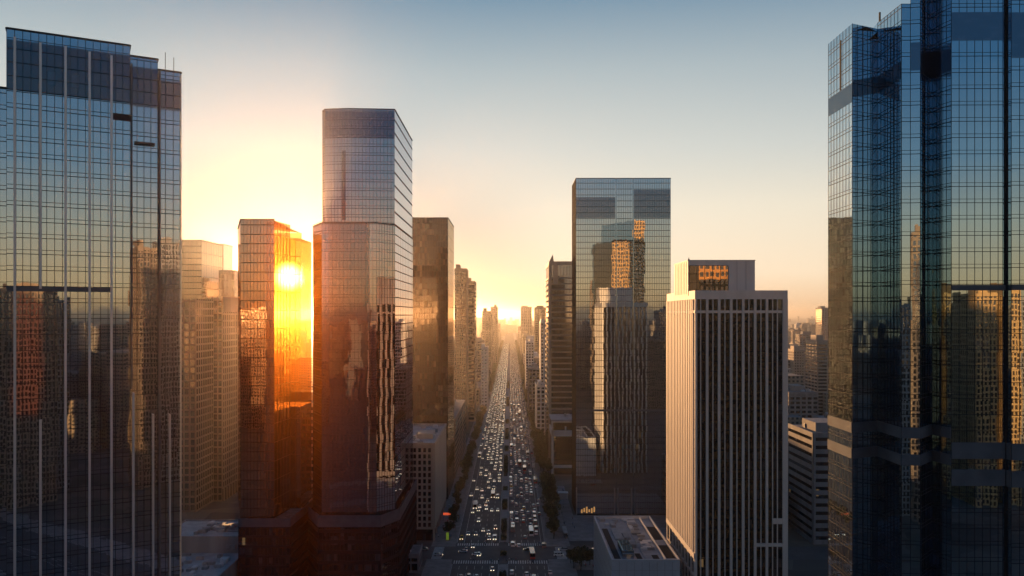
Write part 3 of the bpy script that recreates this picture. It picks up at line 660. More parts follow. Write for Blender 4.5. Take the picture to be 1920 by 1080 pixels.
x0, x1, y0, y1, zt = -150.0, -112.6, 341.0, 369.0, 25.5
b = MB(); b.prism(rect(x0,x1,y0,y1), 0, zt-.8)
for e in ((x0,x1,y0,y0+.5),(x0,x1,y1-.5,y1),(x0,x0+.5,y0+.5,y1-.5),(x1-.5,x1,y0+.5,y1-.5)): b.box(*e, zt-.8, zt)
b.build('wall', 'grey_concrete', T)
simple(T, 'roof', 'roof_membrane', lambda b: b.box(x0+.5,x1-.5,y0+.5,y1-.5,zt-.8,zt-.6))
simple(T, 'lower_wing', 'grey_concrete', lambda b: (b.box(x0,x1,300,y0-.05,0,18.2), b.box(x0,x1,300,300.5,18.2,19), b.box(x1-.5,x1,300.5,y0-.05,18.2,19)))
simple(T, 'lower_roof', 'roof_membrane', lambda b: b.box(x0,x1-.5,300.5,y0-.1,18.2,18.4))
simple(T, 'vent_housing', 'hvac_grey', lambda b: b.box(-121,-117,340.2,340.95,20,22))
roof_units(T, -139, x1-2, 345, 366, zt-.6, 26, 21, 1.6); roof_units(T, -139, x1-2, 304, 338, 18.4, 26, 22, 1.5)
simple(T, 'roof_deck', 'roof_gravel', lambda b: (b.box(-128,-116,350,360,zt-.6,zt-.3)))

# ------------------------------------------------------------------ generic city blocks
def block(name, label, cat, x0, x1, y0, y1, h, wall='dusty_concrete', gm='dark_glass', fh=3.6, step=3.4, pier=1.1, sill=1.3, faces='F', units=0, group=None, cap=True, seed=0):
    T = thing(name, label, cat, ((x0+x1)/2, (y0+y1)/2, 0), group)
    p = rect(x0, x1, y0, y1)
    g = MB(); g.walls(p+[p[0]], 0, h-.4); g.build('window_glass', gm, T)
    f = MB(); e = {'F':0, 'R':1, 'B':2, 'L':3}
    for c in faces:
        i = e[c]; a, q = p[i], p[(i+1) % 4]; l = math.hypot(q[0]-a[0], q[1]-a[1])
        f.grid(a, q, 0, h-1.5, step, fh, vw=pier, vd=.35, hw=sill, hd=.28); f.strip(a, q, 0, l, h-2.2, h, .4)
    f.build('facade_frame', wall, T)
    r = MB(); r.face([(a[0],a[1],h-.5) for a in p])
    rr = random.Random(seed*31+int(h*10))
    if cap:
        wx, wy = (x1-x0)*rr.uniform(.3,.6), (y1-y0)*rr.uniform(.3,.6); cx, cy = x0+(x1-x0-wx)*rr.random(), y0+(y1-y0-wy)*rr.random()
        k = MB(); k.box(cx, cx+wx, cy, cy+wy, h-.5, h+rr.uniform(2.5,5.5)); k.build('roof_house', wall, T)
    r.build('roof', 'roof_gravel', T)
    if units: roof_units(T, x0+2, x1-2, y0+2, y1-2, h-.5, units, seed)
    return T
# named mid-distance buildings
block('low_barred_block', 'long low block with diagonal bright floor bars behind the cream office block', 'office block', -58, -40.6, 585, 720, 44, 'tan_concrete', 'dark_glass', 4.0, 40, .6, 1.4, 'FR', 8, seed=1)
T = block('ribbed_tan_tower', 'tan tower with vertical window strips, first beyond the brown tower', 'tower', X(852,820), X(874,820), 820, 860, Z(503,820), 'tan_concrete', 'smoked_glass', 4.2, 2.3, 1.0, 1.4, 'FR', seed=2)
block('banded_tan_tower', 'narrower tan tower with banded lower floors just past the ribbed tan one', 'tower', X(866,900), X(890,900), 900, 940, Z(527,900), 'tan_concrete', 'smoked_glass', 4.5, 30, 1.2, 2.0, 'FR', seed=3)
T = block('small_white_block', 'small pale block beside the avenue trees below the ribbed tan tower', 'building', X(902,1000), X(914,1000), 1000, 1030, Z(650,1000), 'pale_stone', 'dark_glass', 4, 4, 2.0, 2.4, 'FR', seed=4)
block('hazy_peaked_tower', 'hazy tower with a little domed cap, far down the avenue by the tan towers', 'tower', X(904,1500), X(921,1500), 1500, 1540, Z(583,1500), 'dusty_concrete', 'smoked_glass', 4.2, 5, 1.4, 1.4, 'FR', seed=5)
block('hazy_slab_tower', 'hazy slim slab standing behind the domed-cap tower', 'tower', X(920,1850), X(933,1850), 1850, 1890, Z(575,1850), 'dusty_concrete', 'smoked_glass', 4.2, 5, 1.4, 1.4, 'FR', seed=6)
block('lone_far_tower', 'lone square far tower rising near the vanishing end of the avenue', 'tower', X(977,2200), X(997,2200), 2200, 2240, Z(575,2200), 'dusty_concrete', 'smoked_glass', 4.2, 6, 1.6, 1.4, 'FL', seed=7)
block('squat_far_tower', 'squat hazy tower between the lone far tower and the striped tower', 'tower', X(1003,1500), X(1030,1500), 1500, 1540, Z(576,1500), 'tan_concrete', 'smoked_glass', 4.2, 6, 1.6, 1.4, 'FL', seed=8)
block('pale_slim_tower', 'pale slim tower touching the sunlit edge of the striped tower', 'tower', X(1014,1000), X(1032,1000), 1000, 1040, Z(603,1000), 'pale_stone', 'smoked_glass', 4.2, 4, 1.6, 1.4, 'FL', seed=9)
block('dark_low_block', 'dark low block with pale frame edge behind the avenue trees', 'building', X(991,900), X(1012,900), 900, 950, Z(690,900), 'grey_concrete', 'smoked_glass', 4.2, 5, 1.2, 1.2, 'FL', 3, seed=10)
block('pale_mid_block', 'pale mid-rise with fine windows between the dark low block and lone far tower', 'building', X(986,1150), X(1001,1150), 1150, 1190, Z(640,1150), 'pale_stone', 'smoked_glass', 4, 4, 1.4, 1.6, 'FL', seed=11)
block('white_corner_block', 'small white-edged block at the foot of the striped tower, behind the annex trees', 'building', X(1006,760), X(1022,760), 760, 800, Z(722,760), 'pale_stone', 'dark_glass', 4, 4, 1.4, 1.2, 'FL', 2, seed=12)
T = block('grey_slab_block', 'grey slab block with long dark window strips between white-piered and faceted towers', 'office block', X(1525,418), 185, 418, 456, 58, 'grey_concrete', 'dark_glass', 4.3, 60, 2.2, 2.4, 'FL', 10, seed=13)
block('sunlit_flats', 'residential tower with one sunlit golden edge in the gap beyond the white-piered tower', 'apartment tower', X(1489,900), X(1517,900), 900, 920, Z(655,900), 'warm_stone', 'dark_glass', 3.0, 2.6, 1.2, 1.3, 'FL', seed=14)
block('shaded_flats', 'shaded residential tower just behind the sunlit flats', 'apartment tower', X(1516,960), X(1536,960), 960, 985, Z(668,960), 'dusty_concrete', 'dark_glass', 3.0, 2.6, 1.2, 1.3, 'FL', seed=15)
block('balcony_flats', 'tall residential block with balcony rows touching the faceted tower', 'apartment tower', X(1533,720), X(1570,720), 720, 750, Z(638,720), 'warm_stone', 'dark_glass', 3.1, 8, 1.0, 1.5, 'FL', seed=16)
block('low_arcade_block', 'low brown block behind the grey slab block roof', 'building', X(1480,640), X(1534,640), 640, 670, Z(735,640), 'dusty_concrete', 'dark_glass', 3.6, 5, 1.4, 1.6, 'FL', 6, seed=17)
block('lone_gap_tower', 'tall hazy tower on the skyline right against the faceted tower', 'tower', X(1541,1500), X(1560,1500), 1500, 1530, Z(577,1500), 'grey_concrete', 'smoked_glass', 3.6, 5, 1.4, 1.5, 'FL', seed=18)
# avenue frontage farther out, both sides
k = 0
for sgn, words in ((-1, 'tan towers'), (1, 'striped tower')):
    y = 1060 if sgn < 0 else 1200; n = 0
    while y < 3600:
        d = rnd.uniform(35, 70); h = rnd.choice([18,24,30,38,48,62,80])*rnd.uniform(.85,1.15); wd = rnd.uniform(25, 55)
        if 1480 < y+d and y < 1560 or 1830 < y+d and y < 1900 or 2180 < y+d and y < 2260: y += 30; continue
        n += 1; xx = (-41-wd, -41) if sgn < 0 else (32, 32+wd)
        block('avenue_building', 'hazy roadside block, %s back along the avenue on the %s side' % (ordw(n), words), 'building', xx[0], xx[1], y, y+d, h,
              rnd.choice(['dusty_concrete','tan_concrete','pale_stone','grey_concrete']), 'smoked_glass', 4.0, rnd.choice([4,6,9]), 1.4, 1.6, 'F'+('R' if sgn < 0 else 'L'), seed=50+n,
              group='buildings along the far avenue')
        y += d+rnd.uniform(8, 26)
# city in the gaps
n = 0
gap = []
for k in range(34):
    d = 1050 + 90*k*rnd.uniform(.9,1.1); px = rnd.uniform(1478, 1556)
    gap.append((d, px))
for d, px in gap:
    wd = rnd.uniform(16, 34); h = rnd.choice([30,45,60,75,90])*rnd.uniform(.8,1.15); n += 1
    block('distant_flats', 'hazy housing block in the gap by the faceted tower, %s counting back' % ordw(n), 'apartment block', X(px,d)-wd/2, X(px,d)+wd/2, d, d+rnd.uniform(14,24), min(h, H-d*.012),
          rnd.choice(['dusty_concrete','warm_stone','pale_stone','grey_concrete']), 'smoked_glass', 3.4, rnd.choice([3,4,6]), 1.3, 1.5, 'FL', seed=200+n, group='housing blocks in the gap')
# side streets near the camera's flank, partly seen low in the gaps
block('brown_strip_block', 'dark brown block glimpsed in the slot between the bronze tower and grey slab', 'office block', -150, -92, 452, 490, 70, 'tan_concrete', 'smoked_glass', 3.8, 3, 1.0, 1.3, 'FR', 4, seed=30)
block('rear_low_block', 'low roof behind the white-roofed building beside the straight glass tower', 'building', 99, 150, 440, 500, 30, 'grey_concrete', 'dark_glass', 3.8, 4, 1.2, 1.3, 'FL', 6, seed=31)
block('kerbside_pavilion', 'small grey pavilion at the street corner below the grey slab', 'building', -56, -43, 372, 388, 9, 'grey_concrete', 'dark_glass', 4.2, 3, .5, 1.0, 'FR', 3, cap=False, seed=32)
b = MB(); r5 = random.Random(99)
for k in range(2600):
    az = R(r5.uniform(-62, 62)); d = 3700*math.exp(r5.uniform(0, 1.35))
    x, y = d*math.sin(az), d*math.cos(az)
    if abs(x) < 60 and y < 5200: continue
    wd, dp = r5.uniform(18,60), r5.uniform(15,40); h = r5.choice([10,14,18,24,32,45,60,85])*r5.uniform(.8,1.2)
    b.box(x, x+wd, y, y+dp, -1, h, r5.randrange(3))
for k in range(2600):
    az = R(r5.uniform(-60, 60)); d = 640*math.exp(r5.uniform(0, 1.75)); x, y = d*math.sin(az), d*math.cos(az)
    wd, dp = r5.uniform(14,46), r5.uniform(12,34)
    if -130 < x+wd and x < 105 or y < 560 and abs(x) < 300: continue
    h = r5.choice([8,11,14,18,22,30,42,58])*r5.uniform(.8,1.2); m_i = r5.randrange(3); b.prism(rect(x, x+wd, y, y+dp), -1, h, m_i, mt=3+m_i % 2)
    if r5.random() < .6: b.prism(rect(x+wd*.3, x+wd*.55, y+dp*.3, y+dp*.6), h, h+r5.uniform(1.5,4), m_i, mt=4)
tag(b.build('distant_city', ['far_tan_wall','far_cream_wall','far_grey_wall','roof_gravel','roof_membrane']), kind='stuff', label='hazy low skyline of the far city')
# city behind the camera, seen mirrored in the glass towers
mir = [  # x0, x1, y, h, what
 (200,240,-120,126,'dark block mirrored low at the end of the straight glass tower'), (280,292.5,-150,134,'golden block mirrored in the faceted tower beside its bright corner strip'),
 (293,299,-215,128,'shaded block mirrored between the two golden ones in the faceted tower'), (300,321,-152,136,'golden block mirrored near the frame edge in the faceted tower'),
 (330,420,-230,132,'wide block mirrored at the frame edge in the faceted tower'), (25,62,-150,136,'block mirrored in the fins of the tall dark blue tower'),
 (66,84,-180,131,'low block mirrored between fins of the tall dark blue tower'), (112,126,-140,167,'slim tower mirrored beside the edge of the tall dark blue tower'),
 (-60,10,-230,128,'wide block mirrored low in the tall dark blue tower'), (-135,-112,-170,150,'slim golden tower mirrored in the chamfer of the grey slab'),
 (-200,-150,-160,124,'dark block mirrored low in the grey slab'), (-290,-225,-180,128,'dark block mirrored low in the bronze tower'),
 (129,146,-141,172,'dark slab mirrored at the very edge of the tall dark blue tower'), (140,200,-60,88,'dark block mirrored at the foot of the white-piered tower'),
 (420,520,-150,118,'block mirrored in the returns of the faceted tower'), (-110,-68,-120,112,'block mirrored in the lower shaft of the grey slab')]
for k, (x0, x1, y, h, s) in enumerate(mir):
    block('mirrored_tower', s, 'tower', x0, x1, y-(12 if h > 155 else 30), y, h, 'sunset_gold_stone' if 'golden' in s else ['grey_concrete','tan_concrete'][k%2], 'smoked_glass', 3.7, 2.3, .9, 1.1, 'BLR', seed=300+k, group='towers mirrored in the glass')  # golden ones carry the sunlight in their stone colour
b = MB(); r6 = random.Random(5)
for k in range(900):
    az = R(r6.uniform(95, 265)); d = 330*math.exp(r6.uniform(0, 2.3)); x, y = d*math.sin(az), d*math.cos(az)
    h = r6.choice([30,45,60,80,100])*r6.uniform(.8,1.1)
    if y > -270 and -170 < x < 460: continue
    b.box(x, x+r6.uniform(20,50), y-30, y, -1, h, r6.randrange(3))
tag(b.build('mirrored_city', ['far_tan_wall','far_grey_wall','roof_gravel']), kind='stuff', label='low city mirrored in the lower glass')

# ------------------------------------------------------------------ trees and hedges
def leaf_mesh(name, fn, n, seed, size, m):
    r = random.Random(seed); v = []; f = []; mi = []
    for k in range(n):
        c = Vector(fn(r)); a = Vector((r.gauss(0,1), r.gauss(0,1), r.gauss(0,1))).normalized(); t = a.orthogonal().normalized(); s = size*r.uniform(.6,1.4)
        bt = a.cross(t); i = len(v)
        v += [tuple(c+t*s), tuple(c+bt*s*.6), tuple(c-t*s), tuple(c-bt*s*.6)]; f.append((i,i+1,i+2,i+3)); mi.append(0 if r.random() < .6 else 1)
    me = bpy.data.meshes.new(name); me.from_pydata(v, [], f)
    for x in m: me.materials.append(M[x])
    me.polygons.foreach_set('material_index', mi); return me
def crown_fn(seed, rad, zc, zr):
    r0 = random.Random(seed); cl = []
    for k in range(9):
        a = r0.uniform(0, 6.283); q = rad*r0.uniform(.2,.72); cl.append((q*math.cos(a), q*math.sin(a), zc+zr*r0.uniform(-.6,.75), rad*r0.uniform(.34,.55)))
    def fn(r):
        c = r.choice(cl); d = Vector((r.gauss(0,1), r.gauss(0,1), r.gauss(0,1))).normalized()*c[3]*r.uniform(.6,1.05); return (c[0]+d.x, c[1]+d.y, c[2]+d.z*.8)
    return fn
def trunk_mesh(seed, h):
    r = random.Random(seed); b = MB()
    def limb(p, q, r0, r1):
        p, q = Vector(p), Vector(q); a = (q-p).normalized(); t = a.orthogonal().normalized(); s = a.cross(t); ring = []
        for k in range(6):
            w_ = t*math.cos(k*1.0472)+s*math.sin(k*1.0472); ring.append((p+w_*r0, q+w_*r1))
        for k in range(6): b.face([ring[k][0], ring[(k+1)%6][0], ring[(k+1)%6][1], ring[k][1]])
    limb((0,0,-.1), (.1,0,h*.45), .22, .15); limb((.1,0,h*.45), (.2,.1,h*.85), .15, .05)
    for k in range(4):
        a = r.uniform(0,6.28); limb((.1,0,h*r.uniform(.36,.5)), (1.8*math.cos(a),1.8*math.sin(a),h*r.uniform(.6,.8)), .1, .03)
    me = bpy.data.meshes.new('trunk'); me.from_pydata(b.v, [], b.f); me.materials.append(M['bark']); return me
TREES = []
for s, (h, rad) in enumerate(((9,3.6),(10.5,4.2),(8,3.2),(12,4.6))):
    TREES.append((trunk_mesh(s, h), leaf_mesh('crown', crown_fn(s+3, rad, h*.66, h*.33), 620, s, .55, ('leaf_dark','leaf_olive'))))
def tree(x, y, label, group, sc_=1.0, z=.14):
    t_, c_ = rnd.choice(TREES); o = thing('street_tree', label, 'tree', (x, y, z), group); o.rotation_euler.z = rnd.uniform(0, 6.28); o.scale = (sc_,)*3
    for nm, me in (('trunk', t_), ('crown', c_)):
        q = bpy.data.objects.new(nm, me); C.objects.link(q); q.parent = o
n = 0; y = 434
while y < 1250:
    n += 1; tree(-33+rnd.uniform(-1.5,1.5), y, 'street tree on the cream block side pavement, %s up from the crossing' % ordw(n), 'pavement trees on the cream block side', rnd.uniform(.7,1.1) if y > 560 else rnd.uniform(.65,.95))
    y += rnd.uniform(9, 14) if y > 560 else rnd.uniform(11, 16)
n = 0; y = 428
while y < 1250:
    if not 566 < y < 596:
        n += 1; tree(24.3+rnd.uniform(-1.2,1.2), y, 'dark leafy tree on the plaza side pavement, %s up from the crossing' % ordw(n), 'pavement trees on the plaza side', rnd.uniform(.95,1.35))
    y += rnd.uniform(7, 10)
n = 0; y = 600
while y < 900:
    n += 1; tree(28.6+rnd.uniform(-1,1), y, 'second-row tree against the annex and striped tower, %s one back' % ordw(n), 'second row trees on the plaza side', rnd.uniform(.7,1.05)); y += rnd.uniform(9, 13)
for k, (x, y, s) in enumerate(((30,378,1.0),(34,381,1.15),(33,374,.9),(38,383,.9),(29,386,.8))):
    tree(x, y, 'tree in the little corner grove by the low white building, %s from the kerb' % ordw([2,4,3,5,1][k]), 'corner grove trees', s)
b = MB()
fv = []; 
r7 = random.Random(8)
def far_fn(r):
    y = 1250+2300*r.random()**1.3; x = (-34 if r.random() < .5 else 25)+r.gauss(0,2.6); return (x, y, 1.5+r.random()*7.5)
me = leaf_mesh('far_avenue_trees', far_fn, 16000, 4, 1.1, ('leaf_dark','leaf_olive')); o = bpy.data.objects.new('far_avenue_trees', me); C.objects.link(o); tag(o, 'merged lines of trees far down the avenue', kind='stuff')
HED = HEDGES
for k, (y0, y1, h, s) in enumerate(HED):
    nL = int((y1-y0)*55*(1 if y0 < 700 else .6)); tp = random.Random(k)
    bumps = [(tp.uniform(y0,y1), tp.uniform(.6,1.25)) for q in range(max(3,int((y1-y0)/5)))]
    def fn(r, y0=y0, y1=y1, h=h, bumps=bumps):
        c, q = r.choice(bumps); y = min(max(c+r.gauss(0,2.2), y0), y1); return (r.uniform(MX0+.35, MX1-.35), y, .2+h*q*r.random()**.6)
    o = thing('median_hedge', 'clipped green hedge on the median, the %s' % s, 'hedge', (-3.5,(y0+y1)/2,.2), 'hedges on the median')
    me = leaf_mesh('foliage', fn, nL, 40+k, .34 if y0 < 700 else .6, ('leaf_dark','leaf_olive')); me.transform(__import__('mathutils').Matrix.Translation((3.5,-(y0+y1)/2,-.2)))
    q = bpy.data.objects.new('foliage', me); C.objects.link(q); q.parent = o
    st = MB()
    for yy in range(int(y0)+1, int(y1), 3): st.box(-3.56,-3.44,yy-.06,yy+.06,.1,h*.6)
    st.build('stems', 'bark', o)

# ------------------------------------------------------------------ traffic
def car_mesh(kind, col, far=False):
    b = MB()   # built heading +Y, centred on x; materials: 0 paint 1 window 2 tyre 3 headlight 4 tail light
    if kind == 'sedan': Lc, Wc, hb, ht, c = 4.6, 1.82, .95, 1.45, (-1.75,-1.05,.35,1.15)
    elif kind == 'suv': Lc, Wc, hb, ht, c = 4.7, 1.9, 1.1, 1.75, (-2.2,-1.95,.45,1.15)
    elif kind == 'van': Lc, Wc, hb, ht, c = 5.2, 1.95, 1.2, 2.15, (-2.5,-2.42,1.25,1.9)
    elif kind == 'truck': Lc, Wc, hb, ht, c = 7.2, 2.3, 1.2, 3.0, (-3.5,-3.48,1.7,1.72)
    else: Lc, Wc, hb, ht, c = 11.5, 2.5, 1.3, 3.1, (-5.65,-5.6,5.4,5.6)
    w2, l2, z0 = Wc/2, Lc/2, .28
    b.box(-w2, w2, -l2, l2, z0, hb*.72)
    lo = [(-w2,-l2+.1),(w2,-l2+.1),(w2,l2-.12),(-w2,l2-.12)]; hi = [(-w2+.08,-l2+.2),(w2-.08,-l2+.2),(w2-.08,l2-.5),(-w2+.08,l2-.5)]
    for i in range(4):
        p, q, r_, s = lo[i], lo[(i+1)%4], hi[(i+1)%4], hi[i]; b.face([(*p,hb*.72),(*q,hb*.72),(*r_,hb),(*s,hb)])
    b.face([(*p,hb) for p in hi])
    y0, y1, y2, y3 = c; k = .16 if kind in ('sedan','suv') else .06
    base = [(-w2+.1,y0),(w2-.1,y0),(w2-.1,y3),(-w2+.1,y3)]; top = [(-w2+.1+k,y1),(w2-.1-k,y1),(w2-.1-k,y2),(-w2+.1+k,y2)]
    wz = hb if kind in ('sedan','suv') else hb
    mid = ht-.08
    for i in range(4):
        p, q, r_, s = base[i], base[(i+1)%4], top[(i+1)%4], top[i]
        b.face([(*p,hb),(*q,hb),(*r_,mid),(*s,mid)], 1 if kind != 'truck' else (1 if i == 2 else 0))
    b.prism(top, mid, ht, 0, True)
    if kind == 'truck':
        b.box(-w2+.05, w2-.05, 2.0, 3.3, hb, 2.3, 0); b.face([(-w2+.15,3.31,1.35),(-w2+.15,3.31,2.1),(w2-.15,3.31,2.1),(w2-.15,3.31,1.35)], 1)
    if kind in ('van','bus'):   # pillars of the body over the glazing
        for s in (-1,1):
            x = s*(w2-.07)
            for yy in [y0+.3+q*1.4 for q in range(int((y3-y0)/1.4))]: b.box(x-.07, x+.07, yy, yy+.22, hb, ht-.05, 0)
            b.box(x-.06, x+.06, y0+.1, y2, ht-.42, ht-.05, 0)
    wr = .33 if kind in ('sedan','suv','van') else .48
    for sx in (-1,1):
        for yy in (-l2*.62, l2*.62):
            rg = [(yy+wr*math.cos(a*.7854), wr+wr*math.sin(a*.7854)) for a in range(8)]
            xo, xi = sx*(w2+.02), sx*(w2-.22)
            b.face([(xo,p[0],p[1]) for p in (rg if sx > 0 else rg[::-1])], 2)
            for a in range(8):
                p, q = rg[a], rg[(a+1)%8]; b.face([(xi,p[0],p[1]),(xi,q[0],q[1]),(xo,q[0],q[1]),(xo,p[0],p[1])], 2)
        b.box(sx*(w2-.28)-.17, sx*(w2-.28)+.17, l2-.03, l2+.03, hb*.5, hb*.68, 3); b.box(sx*(w2-.25)-.16, sx*(w2-.25)+.16, -l2-.03, -l2+.03, hb*.52, hb*.7, 4)
        if kind in ('sedan','suv'): b.box(sx*(w2+.02)-.09, sx*(w2+.02)+.09, y3-.5, y3-.32, hb, hb+.14, 0)
    return b
VEH = {}
def veh_data(kind, col):
    if (kind, col) not in VEH:
        b = car_mesh(kind, col); me = bpy.data.meshes.new(kind); me.from_pydata(b.v, [], b.f)
        for m in ('paint_'+col,'car_window','tyre','headlight','tail_light'): me.materials.append(M[m])
        me.polygons.foreach_set('material_index', b.m); VEH[kind, col] = (me, b)
    return VEH[kind, col]
def pick(r):
    k = r.choices(['sedan','suv','van','bus','truck'], [.56,.25,.11,.05,.03])[0]
    if k == 'bus': return k, r.choice(['white','blue','red'])
    if k in ('truck','van'): return k, r.choice(['white','white','silver','grey'])
    return k, r.choices(list(PAINTS), [.48,.22,.08,.07,.03,.03,.04,.05])[0]
traffic = []
r8 = random.Random(12)
for side, lanes in ((1, RL), (-1, LL)):
    for li, x in enumerate(lanes):
        y = 318+r8.uniform(0, 25)
        while y < 3300:
            k, col = pick(r8); ln = {'sedan':4.6,'suv':4.7,'van':5.2,'bus':11.5,'truck':7.2}[k]
            if 380 < y < 424 and r8.random() < .8: y += 14; continue
            traffic.append((y+ln/2, x+r8.uniform(-.6,.6), side, li, k, col))
            if y < 420: g = r8.uniform(8, 30)
            elif side > 0: g = r8.choice([r8.uniform(2.5, 7), r8.uniform(6, 20)]) if y < 640 else r8.uniform(2, 9)
            else: g = r8.choice([r8.uniform(3, 8), r8.uniform(12, 48)]) if y < 600 else r8.uniform(2.5, 16) if y < 800 else r8.uniform(2.5, 9)
            if li == 5 and y < 700: g *= 2.2
            if r8.random() < .12: g += r8.uniform(8, 30)*(1 if y < 900 else .5)
            y += ln+g
traffic.sort()
LANE = ['lane next to the median','second lane from the median','third lane from the median','fourth lane from the median','fifth lane from the median','kerb lane']
cnt = {}; far = MB(); NEAR = 286
PC = ['white','silver','grey','black','red','beige']
for i, (y, x, side, li, k, col) in enumerate(traffic):
    if i < NEAR:
        key = (side, li); cnt[key] = cnt.get(key, 0)+1
        me, _ = veh_data(k, col); nm = {'sedan':'car','suv':'car','van':'van','bus':'bus','truck':'truck'}[k]
        o = bpy.data.objects.new({'sedan':'sedan_car','suv':'estate_car','van':'passenger_van','bus':'city_bus','truck':'box_truck'}[k], me); C.objects.link(o)
        o.location = (x, y, .0); o.rotation_euler.z = (0 if side > 0 else math.pi)+r8.uniform(-.03,.03)
        tag(o, '%s %s, %s up the %s, %s' % (col, {'suv':'tall car','sedan':'car'}.get(k, k), ordw(cnt[key]), LANE[li], 'plaza side' if side > 0 else 'cream block side'), nm, 'vehicles on the avenue')
    else:
        b = car_mesh(k, col) if y < 1100 else None
        c = PC.index(col) if col in PC else 1; rot = 1 if side > 0 else -1
        if b:
            i0 = len(far.v); far.v += [(x+p[0]*rot, y+p[1]*rot, p[2]) for p in b.v]; far.uv += b.uv
            far.f += [tuple(q+i0 for q in fc) for fc in b.f]; far.m += [(c, 6, 7, 8, 9)[m] for m in b.m]
        else:
            l = 4.6; h = 1.0 if k in ('sedan','suv') else 1.6
            far.box(x-.9, x+.9, y-l/2, y+l/2, .3, h, c); far.prism([(x-.75,y-1.6),(x+.75,y-1.6),(x+.75,y+1.2),(x-.75,y+1.2)], h, h+.45, 6, False); far.face([(x-.75,y-1.6,h+.45),(x+.75,y-1.6,h+.45),(x+.75,y+1.2,h+.45),(x-.75,y+1.2,h+.45)], c)
            for s in (-.6,.6): far.box(x+s-.17, x+s+.17, y-l/2-.05, y-l/2, .55, .75, 8 if side < 0 else 9)
for k, (x, y, kind, col, rot) in enumerate(((-60,398,'sedan','white',-1.57),(-48,399,'suv','black',-1.57),(-36,398.5,'sedan','silver',-1.57),(-17,399,'sedan','white',-1.57),(24,398,'van','white',-1.57),(33,399,'sedan','grey',-1.57),
        (44,408,'sedan','white',1.57),(27,407,'suv','silver',1.57),(9,407.5,'sedan','black',1.57),(-44,408,'sedan','beige',1.57),(-57,407,'bus','white',1.57),(58,398,'sedan','red',-1.57),(-75,408,'sedan','white',1.57),(-24,404,'sedan','silver',1.57))):
    me, _ = veh_data(kind, col); nm = {'sedan':'car','suv':'car'}.get(kind, kind)
    o = bpy.data.objects.new({'sedan':'sedan_car','suv':'estate_car','van':'passenger_van','bus':'city_bus'}[kind], me); C.objects.link(o); o.location = (x, y, 0); o.rotation_euler.z = rot
    tag(o, '%s %s on the cross street, %s counting from the cream block end' % (col, nm, ordw(1+sorted([-60,-48,-36,-17,24,33,44,27,9,-44,-57,58,-75,-24]).index(x))), nm, 'vehicles on the cross street')
tag(far.build('distant_traffic', ['paint_'+c for c in PC]+['car_window','tyre','headlight','tail_light']), 'packed hazy traffic far down the avenue', kind='stuff')

# ------------------------------------------------------------------ people
def person_mesh(stride, top, low, seed):
    me = bpy.data.meshes.new('figure'); J = [(0,0,.95),(0,0,1.2),(0,0,1.42),(0,.01,1.52),(0,.02,1.62),(0,.02,1.72)]; E = [(0,1),(1,2),(2,3),(3,4),(4,5)]
    Rd = [.15,.14,.15,.055,.095,.08]
    for s in (-1,1):
        st = stride*s; n0 = len(J)
        J += [(s*.09,0,.88),(s*.1,st*.22,.48),(s*.1,st*.34-.05,.09),(s*.1,st*.34+.12,.04)]; Rd += [.1,.065,.045,.04]; E += [(0,n0),(n0,n0+1),(n0+1,n0+2),(n0+2,n0+3)]
        n1 = len(J); J += [(s*.19,0,1.4),(s*.24,-st*.12,1.12),(s*.24,-st*.2+.06,.88),(s*.24,-st*.2+.09,.8)]; Rd += [.06,.048,.036,.03]; E += [(2,n1),(n1,n1+1),(n1+1,n1+2),(n1+2,n1+3)]
    me.from_pydata(J, E, []); o = bpy.data.objects.new('figure', me); C.objects.link(o)
    md = o.modifiers.new('skin', 'SKIN')
    for v, r_ in zip(me.skin_vertices[0].data, Rd): v.radius = (r_, r_*.85)
    me.skin_vertices[0].data[0].use_root = True
    dg = bpy.context.evaluated_depsgraph_get(); ev = bpy.data.meshes.new_from_object(o.evaluated_get(dg)); bpy.data.objects.remove(o)
    for m in (low, top, 'skin', 'hair_black'): ev.materials.append(M[m])
    for p in ev.polygons:
        c = p.center; p.material_index = 3 if (c.z > 1.68 or (c.z > 1.58 and c.y < -.02)) else 2 if c.z > 1.5 or (abs(c.x) > .2 and c.z < .9 and c.z > .7) else 1 if c.z > .95 else 0
        p.use_smooth = True
    return ev
PM = [(person_mesh(.9,'cloth_white','cloth_dark',1),'white top and dark trousers'),(person_mesh(.6,'cloth_dark','cloth_navy',2),'black top and navy trousers'),
      (person_mesh(.3,'cloth_red','cloth_dark',3),'red top and dark trousers'),(person_mesh(1.0,'cloth_blue','cloth_dark',4),'blue top and dark trousers')]
r9 = random.Random(3)
def folk(xs, ys, n, where, face=None, z=.15):
    for k in range(n):
        me, s = PM[r9.randrange(4)]; o = bpy.data.objects.new('person', me); C.objects.link(o)
        o.location = (r9.uniform(*xs), r9.uniform(*ys), z); o.rotation_euler.z = r9.uniform(0,6.28) if face is None else r9.choice(face)+r9.uniform(-.3,.3)
        tag(o, 'tiny pedestrian in %s %s' % (s, where), 'person', 'pedestrians %s' % where)
folk((-26,16), (386,390), 16, 'on the near zebra crossing', (1.57,-1.57), .013)
folk((-26,16), (416,420), 12, 'on the far zebra crossing', (1.57,-1.57), .013)
folk((32,64), (377,390), 22, 'near the corner grove')
folk((-40,-30), (424,520), 14, 'before the cream block', (0,3.14), .145)
folk((29,31), (424,560), 12, 'behind the dark leafy trees', (0,3.14), .145)
folk((32,37), (430,556), 10, 'in the plaza below the straight tower')

